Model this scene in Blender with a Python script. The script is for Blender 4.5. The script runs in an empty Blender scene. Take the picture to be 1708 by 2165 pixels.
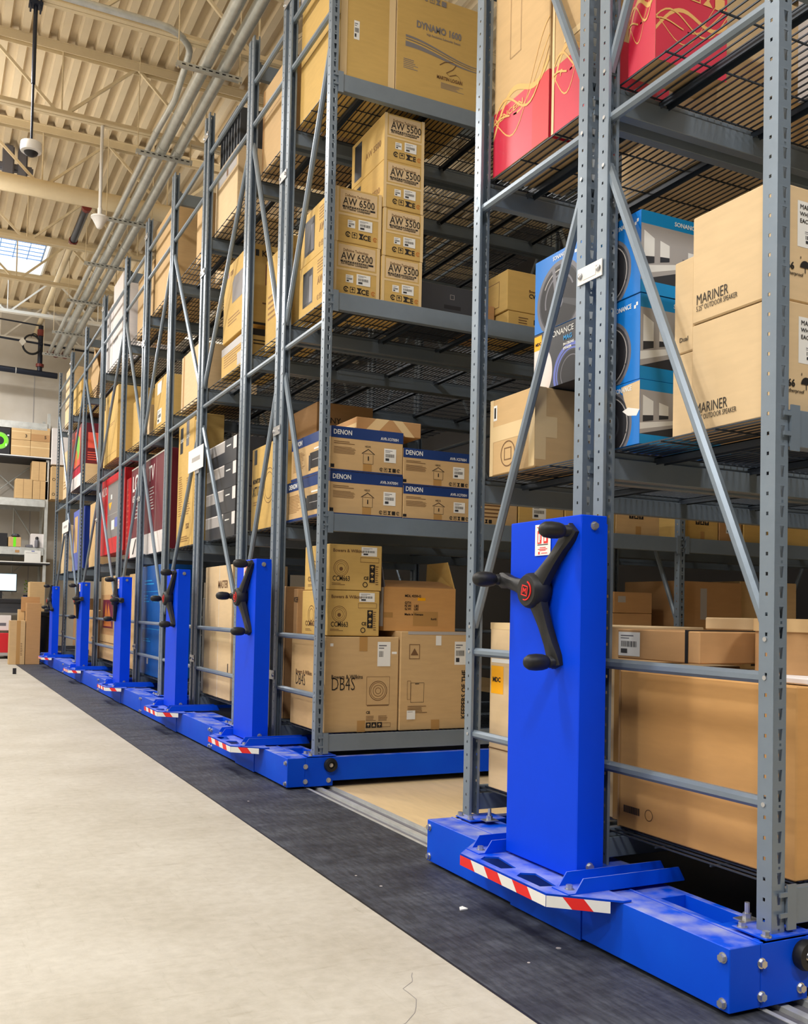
import bpy, bmesh, math, random
from mathutils import Vector, Matrix
random.seed(7)
S = bpy.context.scene
C = S.collection
PI = math.pi
# ---------------------------------------------------------------- camera
F_PX, PPX, PPY = 2023.74, 827.46, 1232.14
cam_d = bpy.data.cameras.new('camera'); cam = bpy.data.objects.new('camera', cam_d); C.objects.link(cam)
cam_d.sensor_fit = 'HORIZONTAL'; cam_d.sensor_width = 36.0
cam_d.lens = F_PX*36/1708
cam_d.shift_x = (854-PPX)/1708; cam_d.shift_y = (PPY-1082.5)/1708
cam_d.clip_start = .05; cam_d.clip_end = 100
yaw, pitch, roll = .4511, .0320, .0213
fw = Vector((math.sin(yaw), math.cos(yaw), 0)); rt = Vector((math.cos(yaw), -math.sin(yaw), 0)); up = Vector((0, 0, 1))
f2 = fw*math.cos(pitch)+up*math.sin(pitch); u2 = -fw*math.sin(pitch)+up*math.cos(pitch)
cr, sr = math.cos(roll), math.sin(roll)
rt3 = rt*cr+u2*sr; u3 = u2*cr-rt*sr
M = Matrix((rt3, u3, -f2)).transposed().to_4x4(); M.translation = Vector((-1.9341, -1.8968, 1.05))
cam.matrix_world = M
S.camera = cam
# ---------------------------------------------------------------- view, world, lights
S.view_settings.view_transform = 'Standard'; S.view_settings.look = 'None'
S.view_settings.gamma = 1; S.view_settings.use_curve_mapping = False
S.view_settings.exposure = EXPO = 0.0
w = bpy.data.worlds.new('world'); S.world = w; w.use_nodes = True
w.node_tree.nodes['Background'].inputs[0].default_value = (.75, .85, 1, 1)
w.node_tree.nodes['Background'].inputs[1].default_value = .035
def area(name, loc, sx, sy, power, col=(1, .985, .965), rot=(0, 0, 0)):
    l = bpy.data.lights.new(name, 'AREA'); l.shape = 'RECTANGLE'; l.size = sx; l.size_y = sy; l.energy = power; l.color = col
    o = bpy.data.objects.new(name, l); C.objects.link(o); o.location = loc; o.rotation_euler = rot; return o
for i, (x, y, p) in enumerate(((-3.0, -3.0, 225), (-2.8, 2.2, 190), (-2.6, 7.6, 215), (-2.6, 13, 230), (-2.4, 17.3, 230))):
    area('high_bay_light', (x, y, 6.25), 1.2, .5, p)
for y in (-2.5, 4.5, 11.5):
    area('high_bay_light_side', (-7.5, y, 6.25), 1.2, .5, 240)
area('high_bay_light_rear', (1.0, -4.6, 6.25), 1.2, .5, 240)
for y in (-1, 5, 11, 17):  # added upward fill lamps that brighten the ceiling like bounced light
    area('ceiling_fill_light', (-3.6, y, 5.6), 3.5, 1.2, 105, (1, .95, .87), (PI, 0, 0))
    area('ceiling_fill_light', (2.4, y, 6.1), 2.0, 1.2, 30, (1, .95, .87), (PI, 0, 0))
# ---------------------------------------------------------------- materials
def lin(c): return tuple(((v/255+.055)/1.055)**2.4 if v > 10 else v/255/12.92 for v in c)
def mat(name, rgb, rough=.6, metal=0, spec=.5, var=0, scale=4, bump=0, bscale=60, stretch=None, emit=0):
    m = bpy.data.materials.new(name); m.use_nodes = True; nt = m.node_tree; b = nt.nodes['Principled BSDF']
    c = lin(rgb)+(1,)
    b.inputs['Base Color'].default_value = c; b.inputs['Roughness'].default_value = rough; b.inputs['Metallic'].default_value = metal
    b.inputs['Specular IOR Level'].default_value = spec
    if emit: b.inputs['Emission Color'].default_value = c; b.inputs['Emission Strength'].default_value = emit
    if var or bump:
        tc = nt.nodes.new('ShaderNodeTexCoord'); mp = nt.nodes.new('ShaderNodeMapping'); nt.links.new(tc.outputs['Object'], mp.inputs[0])
        if stretch: mp.inputs['Scale'].default_value = stretch
        if var:
            n = nt.nodes.new('ShaderNodeTexNoise'); n.inputs['Scale'].default_value = scale; n.inputs['Detail'].default_value = 6; n.inputs['Roughness'].default_value = .65
            nt.links.new(mp.outputs[0], n.inputs['Vector'])
            r = nt.nodes.new('ShaderNodeValToRGB'); r.color_ramp.elements[0].position = .3; r.color_ramp.elements[1].position = .7
            r.color_ramp.elements[0].color = tuple(v*(1-var) for v in c[:3])+(1,); r.color_ramp.elements[1].color = tuple(min(1, v*(1+var*.6)) for v in c[:3])+(1,)
            nt.links.new(n.outputs['Fac'], r.inputs[0]); nt.links.new(r.outputs[0], b.inputs['Base Color'])
        if bump:
            n2 = nt.nodes.new('ShaderNodeTexNoise'); n2.inputs['Scale'].default_value = bscale; nt.links.new(mp.outputs[0], n2.inputs['Vector'])
            bp = nt.nodes.new('ShaderNodeBump'); bp.inputs['Strength'].default_value = bump; bp.inputs['Distance'].default_value = .01
            nt.links.new(n2.outputs['Fac'], bp.inputs['Height']); nt.links.new(bp.outputs[0], b.inputs['Normal'])
    return m
def dusty(name, rgb, dust, amount=.5, rough=.4):
    """paint with pale dust lying on faces that look up"""
    m = mat(name, rgb, rough, 0, .18); nt = m.node_tree; b = nt.nodes['Principled BSDF']
    g = nt.nodes.new('ShaderNodeNewGeometry'); sx = nt.nodes.new('ShaderNodeSeparateXYZ'); nt.links.new(g.outputs['Normal'], sx.inputs[0])
    tc = nt.nodes.new('ShaderNodeTexCoord'); n = nt.nodes.new('ShaderNodeTexNoise'); n.inputs['Scale'].default_value = 9; n.inputs['Detail'].default_value = 7
    nt.links.new(tc.outputs['Object'], n.inputs['Vector'])
    r = nt.nodes.new('ShaderNodeMapRange'); r.inputs[1].default_value = .38; r.inputs[2].default_value = .68; nt.links.new(n.outputs['Fac'], r.inputs[0])
    p = nt.nodes.new('ShaderNodeMath'); p.operation = 'MULTIPLY'; nt.links.new(sx.outputs['Z'], p.inputs[0]); nt.links.new(r.outputs[0], p.inputs[1])
    q = nt.nodes.new('ShaderNodeMath'); q.operation = 'MULTIPLY'; q.use_clamp = True; q.inputs[1].default_value = amount; nt.links.new(p.outputs[0], q.inputs[0])
    n3 = nt.nodes.new('ShaderNodeTexNoise'); n3.inputs['Scale'].default_value = 3.5; n3.inputs['Detail'].default_value = 5; nt.links.new(tc.outputs['Object'], n3.inputs['Vector'])
    r3 = nt.nodes.new('ShaderNodeValToRGB'); c = lin(rgb); r3.color_ramp.elements[0].position = .35; r3.color_ramp.elements[1].position = .75
    r3.color_ramp.elements[0].color = c+(1,); r3.color_ramp.elements[1].color = (c[0], min(1, c[1]*1.15+.008), min(1, c[2]*1.08))+(1,)
    nt.links.new(n3.outputs['Fac'], r3.inputs[0])
    x = nt.nodes.new('ShaderNodeMix'); x.data_type = 'RGBA'; nt.links.new(q.outputs[0], x.inputs[0]); nt.links.new(r3.outputs[0], x.inputs[6])
    x.inputs[7].default_value = lin(dust)+(1,); nt.links.new(x.outputs[2], b.inputs['Base Color'])
    return m
def carton(name, rgb, streak=.055):
    m = mat(name, rgb, .75, 0, .25); nt = m.node_tree; b = nt.nodes['Principled BSDF']; c = lin(rgb)
    tc = nt.nodes.new('ShaderNodeTexCoord')
    oi = nt.nodes.new('ShaderNodeObjectInfo'); ad = nt.nodes.new('ShaderNodeVectorMath'); ad.operation = 'ADD'
    cb = nt.nodes.new('ShaderNodeMath'); cb.operation = 'MULTIPLY'; cb.inputs[1].default_value = 50; nt.links.new(oi.outputs['Random'], cb.inputs[0])
    nt.links.new(tc.outputs['Object'], ad.inputs[0]); nt.links.new(cb.outputs[0], ad.inputs[1])
    mp = nt.nodes.new('ShaderNodeMapping'); mp.inputs['Scale'].default_value = (4, 4, 22); nt.links.new(ad.outputs[0], mp.inputs[0])
    n = nt.nodes.new('ShaderNodeTexNoise'); n.inputs['Scale'].default_value = 2; n.inputs['Detail'].default_value = 4; nt.links.new(mp.outputs[0], n.inputs['Vector'])
    n2 = nt.nodes.new('ShaderNodeTexNoise'); n2.inputs['Scale'].default_value = 2.2; n2.inputs['Detail'].default_value = 5; nt.links.new(ad.outputs[0], n2.inputs['Vector'])
    a = nt.nodes.new('ShaderNodeMath'); nt.links.new(n.outputs['Fac'], a.inputs[0]); nt.links.new(n2.outputs['Fac'], a.inputs[1])
    r = nt.nodes.new('ShaderNodeMapRange'); r.inputs[1].default_value = .7; r.inputs[2].default_value = 1.3; r.inputs[3].default_value = 1-streak; r.inputs[4].default_value = 1+streak
    nt.links.new(a.outputs[0], r.inputs[0])
    v = nt.nodes.new('ShaderNodeVectorMath'); v.operation = 'SCALE'; v.inputs[0].default_value = c; nt.links.new(r.outputs[0], v.inputs['Scale'])
    nt.links.new(v.outputs[0], b.inputs['Base Color'])
    bp = nt.nodes.new('ShaderNodeBump'); bp.inputs['Strength'].default_value = .12; bp.inputs['Distance'].default_value = .006
    nt.links.new(n2.outputs['Fac'], bp.inputs['Height']); nt.links.new(bp.outputs[0], b.inputs['Normal'])
    return m
K = {
 'rack': mat('rack_grey_paint', (122, 136, 150), .33, .25, .5, .08, 6),
 'wire': mat('dark_wire', (50, 58, 68), .45, .3),
 'blue': dusty('carriage_blue', (0, 72, 214), (150, 158, 205), .95, .5),
 'bluecol': mat('column_blue', (0, 66, 224), .5, 0, .12, .06, 2),
 'black': mat('black_rubber', (27, 28, 30), .5, 0, .4, .2, 30),
 'red': mat('red_print', (228, 34, 30), .5), 'white': mat('white_print', (232, 232, 228), .55),
 'steel': mat('zinc_bolt', (190, 192, 195), .3, .8), 'galv': mat('galvanised', (206, 209, 206), .36, .35, .5, .16, 9),
 'tan': carton('cardboard_tan', (198, 166, 120)), 'pale': carton('cardboard_pale', (214, 188, 148)),
 'brown': carton('cardboard_brown', (180, 140, 96)), 'yel': carton('cardboard_golden', (202, 168, 100)),
 'orange': carton('cardboard_ochre', (202, 154, 96)), 'whitebox': carton('white_carton', (224, 218, 216), .04),
 'navy': mat('navy_print', (20, 52, 112), .5), 'sonblue': mat('bright_blue_print', (0, 116, 205), .4),
 'skyblue': mat('light_blue_print', (20, 140, 205), .4),
 'ink': mat('black_ink', (30, 26, 24), .6), 'brownink': mat('brown_ink', (112, 80, 48), .7), 'softink': mat('soft_brown_ink', (150, 112, 64), .7),
 'greyink': mat('grey_ink', (126, 122, 122), .6), 'maroon': mat('maroon_print', (104, 24, 40), .45), 'crimson': mat('crimson_print', (196, 32, 62), .42),
 'redbox': mat('red_carton', (206, 30, 40), .45), 'gold': mat('gold_print', (218, 170, 96), .6), 'pink': mat('pale_red_print', (235, 95, 80), .5),
 'dark': mat('charcoal_print', (52, 54, 60), .45), 'mid': mat('mid_grey_print', (104, 104, 112), .45), 'light': mat('light_grey_print', (170, 166, 164), .5),
 'deep': mat('near_black_print', (24, 24, 30), .5), 'bluebox': mat('blue_carton', (14, 84, 160), .45, 0, .4, .1, 5),
 'dkblue': mat('dark_blue_carton', (0, 50, 150), .45), 'lav': mat('lavender_print', (96, 110, 190), .5),
 'green': mat('green_print', (120, 190, 70), .5), 'lime': mat('lime_tape', (110, 235, 20), .5), 'yellow': mat('yellow_sticker', (250, 176, 0), .5),
 'amber': mat('amber_print', (190, 110, 40), .5), 'tape': mat('clear_tape', (222, 196, 150), .22, 0, .6),
 'btape': mat('brown_tape', (180, 138, 82), .25), 'cream': mat('cream_paint', (226, 208, 172), .55, 0, .4, .06, 3),
 'deck': mat('cream_deck', (222, 204, 172), .6, 0, .3, .07, 2), 'whitep': mat('white_paint', (232, 228, 218), .5),
 'pipe': mat('black_pipe', (36, 42, 56), .35, .3), 'oxide': mat('red_coupling', (120, 44, 36), .5),
 'plastic': mat('white_plastic', (232, 230, 226), .35), 'crate': mat('black_crate', (52, 56, 62), .5),
 'screen': mat('monitor_screen', (196, 232, 245), .4, emit=1.3), 'leaf': mat('leaf_green', (120, 150, 40), .6),
 'sky': mat('skylight_dome', (225, 240, 255), .5, emit=3.2), 'grid': mat('skylight_grid', (40, 110, 180), .4),
 'cyan': mat('cyan_print', (40, 150, 215), .5), 'wood': None,
}
def concrete():
    m = mat('concrete', (206, 198, 181), .55, 0, .35); nt = m.node_tree; b = nt.nodes['Principled BSDF']
    tc = nt.nodes.new('ShaderNodeTexCoord')
    def noise(sc, st=(1, 1, 1), rot=0, det=8, ro=.6):
        mp = nt.nodes.new('ShaderNodeMapping'); mp.inputs['Scale'].default_value = st; mp.inputs['Rotation'].default_value = (0, 0, rot); nt.links.new(tc.outputs['Object'], mp.inputs[0])
        n = nt.nodes.new('ShaderNodeTexNoise'); n.inputs['Scale'].default_value = sc; n.inputs['Detail'].default_value = det; n.inputs['Roughness'].default_value = ro
        nt.links.new(mp.outputs[0], n.inputs['Vector']); return n.outputs['Fac']
    def ramp(src, p0, c0, p1, c1):
        r = nt.nodes.new('ShaderNodeValToRGB'); r.color_ramp.elements[0].position = p0; r.color_ramp.elements[1].position = p1
        r.color_ramp.elements[0].color = c0; r.color_ramp.elements[1].color = c1; nt.links.new(src, r.inputs[0]); return r.outputs[0]
    def mul(a, bb, f=1):
        x = nt.nodes.new('ShaderNodeMix'); x.data_type = 'RGBA'; x.blend_type = 'MULTIPLY'; x.inputs[0].default_value = f
        nt.links.new(a, x.inputs[6]); nt.links.new(bb, x.inputs[7]); return x.outputs[2]
    base = ramp(noise(1.6), .3, lin((172, 166, 152))+(1,), .7, lin((192, 188, 177))+(1,))
    fine = ramp(noise(22), .3, (.86, .85, .83, 1), .65, (1, 1, 1, 1))
    scr1 = ramp(noise(4, (1, 7, 1), .9, 9, .8), .33, (.84, .82, .79, 1), .45, (1, 1, 1, 1))
    scr2 = ramp(noise(3, (9, 1, 1), .5, 9, .8), .33, (.86, .85, .82, 1), .43, (1, 1, 1, 1))
    spots = ramp(noise(3.1, (1, 1, 1), 0, 3, .5), .24, (.72, .7, .66, 1), .29, (1, 1, 1, 1))
    o = mul(mul(mul(mul(base, fine), scr1), scr2), spots)
    nt.links.new(o, b.inputs['Base Color'])
    # hairline crack pattern
    bp = nt.nodes.new('ShaderNodeBump'); bp.inputs['Strength'].default_value = .15; bp.inputs['Distance'].default_value = .004
    nt.links.new(noise(60), bp.inputs['Height']); nt.links.new(bp.outputs[0], b.inputs['Normal'])
    return m
K['conc'] = concrete()
def matstrip():
    m = mat('dark_mat', (54, 57, 66), .6, 0, .35); nt = m.node_tree; b = nt.nodes['Principled BSDF']; tc = nt.nodes.new('ShaderNodeTexCoord')
    outs = []
    for sc, st, p0, p1, c0, c1 in ((2.5, (1, 2.2, 1), .35, .7, (56, 59, 69), (92, 97, 106)), (9, (6, 1, 1), .4, .62, (150, 150, 150), (255, 255, 255)), (5, (1, 5, 1), .3, .75, (190, 190, 190), (255, 255, 255))):
        mp = nt.nodes.new('ShaderNodeMapping'); mp.inputs['Scale'].default_value = st; nt.links.new(tc.outputs['Object'], mp.inputs[0])
        n = nt.nodes.new('ShaderNodeTexNoise'); n.inputs['Scale'].default_value = sc; n.inputs['Detail'].default_value = 8; n.inputs['Roughness'].default_value = .65; nt.links.new(mp.outputs[0], n.inputs['Vector'])
        r = nt.nodes.new('ShaderNodeValToRGB'); r.color_ramp.elements[0].position = p0; r.color_ramp.elements[1].position = p1
        r.color_ramp.elements[0].color = lin(c0)+(1,); r.color_ramp.elements[1].color = lin(c1)+(1,); nt.links.new(n.outputs['Fac'], r.inputs[0]); outs.append(r.outputs[0])
    a = outs[0]
    for o in outs[1:]:
        x = nt.nodes.new('ShaderNodeMix'); x.data_type = 'RGBA'; x.blend_type = 'MULTIPLY'; x.inputs[0].default_value = .7; nt.links.new(a, x.inputs[6]); nt.links.new(o, x.inputs[7]); a = x.outputs[2]
    nt.links.new(a, b.inputs['Base Color']); return m
K['mat'] = matstrip()
K['wood'] = mat('plywood_floor', (222, 196, 150), .45, 0, .4, .1, 3, stretch=(8, 1, 1))
def blockwall():
    m = mat('painted_wall', (206, 198, 182), .7, 0, .3); nt = m.node_tree; b = nt.nodes['Principled BSDF']; tc = nt.nodes.new('ShaderNodeTexCoord')
    n = nt.nodes.new('ShaderNodeTexNoise'); n.inputs['Scale'].default_value = .9; n.inputs['Detail'].default_value = 6; nt.links.new(tc.outputs['Object'], n.inputs['Vector'])
    r = nt.nodes.new('ShaderNodeValToRGB'); r.color_ramp.elements[0].position = .35; r.color_ramp.elements[1].position = .65
    r.color_ramp.elements[0].color = lin((196, 188, 174))+(1,); r.color_ramp.elements[1].color = lin((220, 215, 206))+(1,)
    nt.links.new(n.outputs['Fac'], r.inputs[0]); nt.links.new(r.outputs[0], b.inputs['Base Color']); return m
K['wall'] = blockwall()
# ---------------------------------------------------------------- mesh helpers
class MB:
    def __init__(s): s.v = []; s.f = []; s.m = []
    def quad(s, *p, m=0):
        i = len(s.v); s.v += [tuple(q) for q in p]; s.f.append(tuple(range(i, i+len(p)))); s.m.append(m); return s
    def box(s, x0, x1, y0, y1, z0, z1, m=0):
        i = len(s.v); s.v += [(x, y, z) for z in (z0, z1) for y in (y0, y1) for x in (x0, x1)]
        for q in ((0, 2, 3, 1), (4, 5, 7, 6), (0, 1, 5, 4), (1, 3, 7, 5), (3, 2, 6, 7), (2, 0, 4, 6)): s.f.append(tuple(i+k for k in q)); s.m.append(m)
        return s
    def prism(s, poly, axis, a, b, m=0):
        """poly: 2D points; axis x: (y,z), y: (x,z), z: (x,y)"""
        def P(p, t): return {'x': (t, p[0], p[1]), 'y': (p[0], t, p[1]), 'z': (p[0], p[1], t)}[axis]
        n = len(poly); i = len(s.v); s.v += [P(p, a) for p in poly]+[P(p, b) for p in poly]
        s.f.append(tuple(range(i, i+n))[::-1]); s.m.append(m); s.f.append(tuple(range(i+n, i+2*n))); s.m.append(m)
        for k in range(n): s.f.append((i+k, i+(k+1) % n, i+n+(k+1) % n, i+n+k)); s.m.append(m)
        return s
    def tube(s, pts, r, n=8, m=0, caps=True):
        pts = [Vector(p) for p in pts]; rs = r if isinstance(r, (list, tuple)) else [r]*len(pts); base = []
        for k, p in enumerate(pts):
            d = ((pts[k+1] if k < len(pts)-1 else p)-(pts[k-1] if k else p)).normalized()
            a = d.cross(Vector((0, 0, 1)));
            if a.length < .05: a = d.cross(Vector((0, 1, 0)))
            a.normalize(); b = d.cross(a); i = len(s.v); base.append(i)
            s.v += [tuple(p+(a*math.cos(2*PI*j/n+PI/n)+b*math.sin(2*PI*j/n+PI/n))*rs[k]) for j in range(n)]
        for k in range(len(pts)-1):
            for j in range(n):
                s.f.append((base[k]+j, base[k]+(j+1) % n, base[k+1]+(j+1) % n, base[k+1]+j)); s.m.append(m)
        if caps:
            s.f.append(tuple(base[0]+j for j in range(n))[::-1]); s.m.append(m); s.f.append(tuple(base[-1]+j for j in range(n))); s.m.append(m)
        return s
    def cyl(s, p, d, r, h, n=10, m=0):
        p = Vector(p); d = Vector(d).normalized(); return s.tube([p, p+d*h], r, n, m)
    def lathe(s, prof, c, n=20, m=0, axis='z'):
        base = []
        for r, t in prof:
            base.append(len(s.v))
            for j in range(n):
                a = 2*PI*j/n; x, y = r*math.cos(a), r*math.sin(a)
                q = (x, y, t) if axis == 'z' else ((-t, x, y) if axis == 'x' else (x, -t, y)); s.v.append((c[0]+q[0], c[1]+q[1], c[2]+q[2]))
        for k in range(len(prof)-1):
            for j in range(n): s.f.append((base[k]+j, base[k]+(j+1) % n, base[k+1]+(j+1) % n, base[k+1]+j)); s.m.append(m)
        s.f.append(tuple(base[0]+j for j in range(n))); s.m.append(m); s.f.append(tuple(base[-1]+j for j in range(n))); s.m.append(m)
        return s
    def mesh(s, name, mats, smooth=False, bevel=0):
        me = bpy.data.meshes.new(name); me.from_pydata(s.v, [], s.f)
        for k in (mats if isinstance(mats, (list, tuple)) else [mats]): me.materials.append(K[k] if isinstance(k, str) else k)
        me.polygons.foreach_set('material_index', s.m)
        bm = bmesh.new(); bm.from_mesh(me)
        bmesh.ops.recalc_face_normals(bm, faces=bm.faces)
        if bevel: bmesh.ops.bevel(bm, geom=list(bm.edges), offset=bevel, segments=2 if bevel > .004 else 1, affect='EDGES')
        bm.to_mesh(me); bm.free()
        if smooth:
            me.polygons.foreach_set('use_smooth', [True]*len(me.polygons)); me.set_sharp_from_angle(angle=.7)
        return me
    def build(s, name, mats, parent=None, smooth=False, bevel=0, loc=None):
        return ob(name, s.mesh(name, mats, smooth, bevel), parent, loc)
def ob(name, me, parent=None, loc=None):
    o = bpy.data.objects.new(name, me); C.objects.link(o)
    if parent: o.parent = parent
    if loc: o.location = loc
    return o
def tag(o, label=None, cat=None, group=None, kind=None):
    if label: o['label'] = label
    if cat: o['category'] = cat
    if group: o['group'] = group
    if kind: o['kind'] = kind
    return o
def thing(name, label, cat, loc=(0, 0, 0), rz=0, group=None):
    o = bpy.data.objects.new(name, None); C.objects.link(o); o.location = loc; o.rotation_euler = (0, 0, rz); o.empty_display_size = .1
    return tag(o, label, cat, group)
def cp(o, parent=None, loc=None, label=None, group=None):
    c = o.copy(); C.objects.link(c)
    if parent: c.parent = parent
    if loc is not None: c.location = loc
    if label: c['label'] = label
    if group: c['group'] = group
    for ch in list(o.children): cp(ch, c)
    return c
# ---------------------------------------------------------------- room
YW, ZD = 19.9, 7.4
fl = MB().box(-9, -.48, -8, YW, -.1, 0).build('floor', 'conc'); tag(fl, kind='structure')
fl2 = MB().box(.30, 6.6, -8, YW, -.1, 0).build('floor', 'wood'); tag(fl2, kind='structure')
fm = MB().box(-.475, .125, -8, YW, -.1, .002).build('floor_mat', 'mat'); tag(fm, 'long black walkway strip on the floor in front of the blue carriages', 'mat')
MB().box(-.482, -.474, -8, YW, -.05, .0015).build('trim_1', 'deep')['kind'] = 'structure'
rl = MB()
rl.box(.125, .30, -8, YW, -.1, -.012, 0); rl.box(.125, .142, -8, YW, -.012, .004, 1); rl.box(.283, .30, -8, YW, -.012, .004, 1); rl.box(.195, .225, -8, YW, -.012, .002, 2)
tag(rl.build('floor_rail', ['mid', 'galv', 'galv']), 'steel guide rail set into the floor beside the pale plywood', 'rail')
sm = MB()
for k in range(13):
    y = -6+k*2.0+.3; sm.box(.302, 6.6, y, y+.003, 0, .0006)
tag(sm.build('trim_2', 'softink'), kind='structure')
tag(MB().box(-9, 6.6, YW, YW+.2, 0, ZD+.3).build('wall_back', 'wall'), kind='structure')
tag(MB().box(6.6, 6.8, -8, YW, 0, ZD+.3).build('wall_right', 'dark'), kind='structure')  # wall coloured charcoal to imitate unlit depth behind the racks
tag(MB().box(-9.2, -9, -8, YW, 0, ZD+.3).build('wall_left', 'wall'), kind='structure')
jt = MB()
for x in (-.02, -3.0, 3.0): jt.box(x, x+.02, YW-.004, YW, 0, 6.0)
tag(jt.build('trim_3', 'light'), kind='structure')
def deck(mb, xa, xb, ya, yb):
    p = .2; x = math.floor(xa/p)*p
    while x < xb-1e-6:
        prof = [(x, ZD), (x+.075, ZD), (x+.1, ZD+.075), (x+.175, ZD+.075), (x+p, ZD)]
        for (a, b) in zip(prof, prof[1:]):
            mb.quad((a[0], ya, a[1]), (b[0], ya, b[1]), (b[0], yb, b[1]), (a[0], yb, a[1]))
        x += p
dk = MB(); deck(dk, -9, -2.2, -8, YW); deck(dk, -2.2, -.2, -8, 15.55); deck(dk, -2.2, -.2, 17.3, YW); deck(dk, -.2, 6.6, -8, YW)
dko = dk.build('ceiling', 'deck'); tag(dko, kind='structure'); dko.modifiers.new('s', 'SOLIDIFY').thickness = -.003
tag(MB().box(-9, -2.2, -8, YW, ZD+.12, ZD+.2).box(-.2, 6.6, -8, YW, ZD+.12, ZD+.2).box(-2.2, -.2, -8, 15.55, ZD+.12, ZD+.2).box(-2.2, -.2, 17.3, YW, ZD+.12, ZD+.2).build('ceiling', 'deck'), kind='structure')
# skylight
sk = thing('window_1', None, None, (-1.2, 16.4, ZD)); sk['kind'] = 'structure'; del_keys = [k for k in ('label', 'category') if k in sk.keys()]
g = MB()
for (a, b, c, d) in ((-1.03, -1, -.87, .92), (1, 1.03, -.87, .92), (-1.03, 1.03, -.87, -.84), (-1.03, 1.03, .89, .92)): g.box(a, b, c, d, -.06, .5)
g.build('curb', 'whitep', sk)
MB().box(-1.02, 1.02, -.86, .91, .5, .52).build('glazing', 'sky', sk)
g = MB()
for k in range(9): g.tube([(-1, -.84+k*.21, .2), (1, -.84+k*.21, .2)], .008, 5)
for k in range(9): g.tube([(-1+k*.25, -.86, .2), (-1+k*.25, .9, .2)], .008, 5)
g.build('safety_grid', 'grid', sk)
# trusses
def truss(y, label, bottom='cream', heavy=False):
    t = thing('roof_joist', label, 'roof joist', (0, y, 0), 0, 'roof joists')
    x0, x1 = -8.9, 6.5
    MB().box(x0, x1, -.065, .065, ZD-.012, ZD).box(x0, x1, -.05, -.04, ZD-.1, ZD-.012).box(x0, x1, .04, .05, ZD-.1, ZD-.012).build('top_chord', 'cream', t)
    if heavy: MB().tube([(x0, 0, 6.56), (x1, 0, 6.56)], .115, 16).build('bottom_chord', bottom, t, smooth=True)
    else: MB().box(x0, x1, -.055, -.006, 6.585, 6.6).box(x0, x1, .006, .055, 6.585, 6.6).box(x0, x1, -.02, -.008, 6.6, 6.65).box(x0, x1, .008, .02, 6.6, 6.65).build('bottom_chord', bottom, t)
    p = 1.65; wb = MB()
    for k in range(-5, 4):
        xb = -.75+k*p
        for s in (-1, 1):
            a, b = Vector((xb+s*.05, 0, 6.62)), Vector((xb+s*p/2, 0, ZD-.05)); wb.tube([a, b], .022, 4)
        wb.tube([(xb, 0, 6.6), (xb, 0, ZD-.02)], .011, 5)
    wb.build('web_members', bottom, t)
truss(7.28, 'cream open-web roof joist nearest the camera, holding the camera pole')
truss(9.35, 'cream open-web roof joist that holds the white horn-shaped antenna')
truss(11.4, 'cream roof joist with a thick round bottom chord', heavy=True)
truss(13.5, 'cream open-web roof joist just in front of the skylight')
truss(15.45, 'cream open-web roof joist at the near edge of the skylight')
truss(17.45, 'white-webbed roof joist at the far edge of the skylight', 'whitep')
truss(19.4, 'white roof joist close to the back wall', 'whitep')
# round cream pipe hanging below the third joist
# conduits
def hang(o): return o
for i, (x, r, lab) in enumerate(((.17, .034, 'thin galvanised conduit with a bend, left of the two thick ones'), (.31, .06, 'thick galvanised conduit, left one of the thick pair under the roof'), (.49, .06, 'thick galvanised conduit, rightmost under the roof'))):
    mb = MB()
    if i == 0:
        pts = [(-2.6, 7.13, 6.6), (-.12, 7.15, 6.6)]
        for k in range(1, 7): a = k/6*PI/2; pts.append((-.12+.36*math.sin(a), 7.15+.36*(1-math.cos(a)), 6.6-.02*k/6))
        pts += [(.245, 7.75, 6.53), (.235, 8.05, 6.4), (.19, 8.3, 6.32), (.17, 8.6, 6.3), (.17, 18.9, 6.3)]
    else: pts = [(x, -2, 6.3), (x, 18.9, 6.3)]
    mb.tube(pts, r, 14)
    c = mb.build('ceiling_conduit', 'galv', smooth=True); tag(c, lab, 'conduit', 'conduits under the roof')
    for y in ((8.9, 12.2, 15.2) if i else (8.6,)): MB().tube([(x, y, 6.3), (x, y+.14, 6.3)], r*1.09, 14).build('coupling', 'galv', c, smooth=True)
    MB().lathe([(r*1.25, -.09), (r*1.3, .0), (r*1.1, .06)], (x, 18.93, 6.3), 12, axis='y').build('end_bushing', 'oxide', c, smooth=True)
for k, y in enumerate((4.9, 7.05, 9.0, 11.1, 12.95, 14.9, 17.0, 18.75)):
    mb = MB(); mb.box(.02, .66, y-.022, y+.022, 6.19, 6.196).box(.02, .66, y-.022, y-.019, 6.196, 6.236).box(.02, .66, y+.019, y+.022, 6.196, 6.236)
    h = mb.build('conduit_hanger', 'galv', loc=(0, 0, 0)); tag(h, 'slotted strut hanger under the roof conduits, '+('nearest, beyond the picture top', 'first one in view beside the big conduits', 'second from the top of the picture', 'third from the top of the picture', 'fourth from the top of the picture', 'third from the far wall', 'second from the far wall', 'closest to the far wall')[k], 'hanger', 'conduit hangers')
    MB().tube([(.04, y, 6.17), (.04, y, ZD)], .006, 6).tube([(.64, y, 6.17), (.64, y, ZD)], .006, 6).build('rod', 'cream', h)
    sl = MB()
    for q in range(9): sl.box(.07+q*.065, .105+q*.065, y-.0235, y-.0225, 6.208, 6.22)
    sl.build('slots', 'deep', h)
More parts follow.
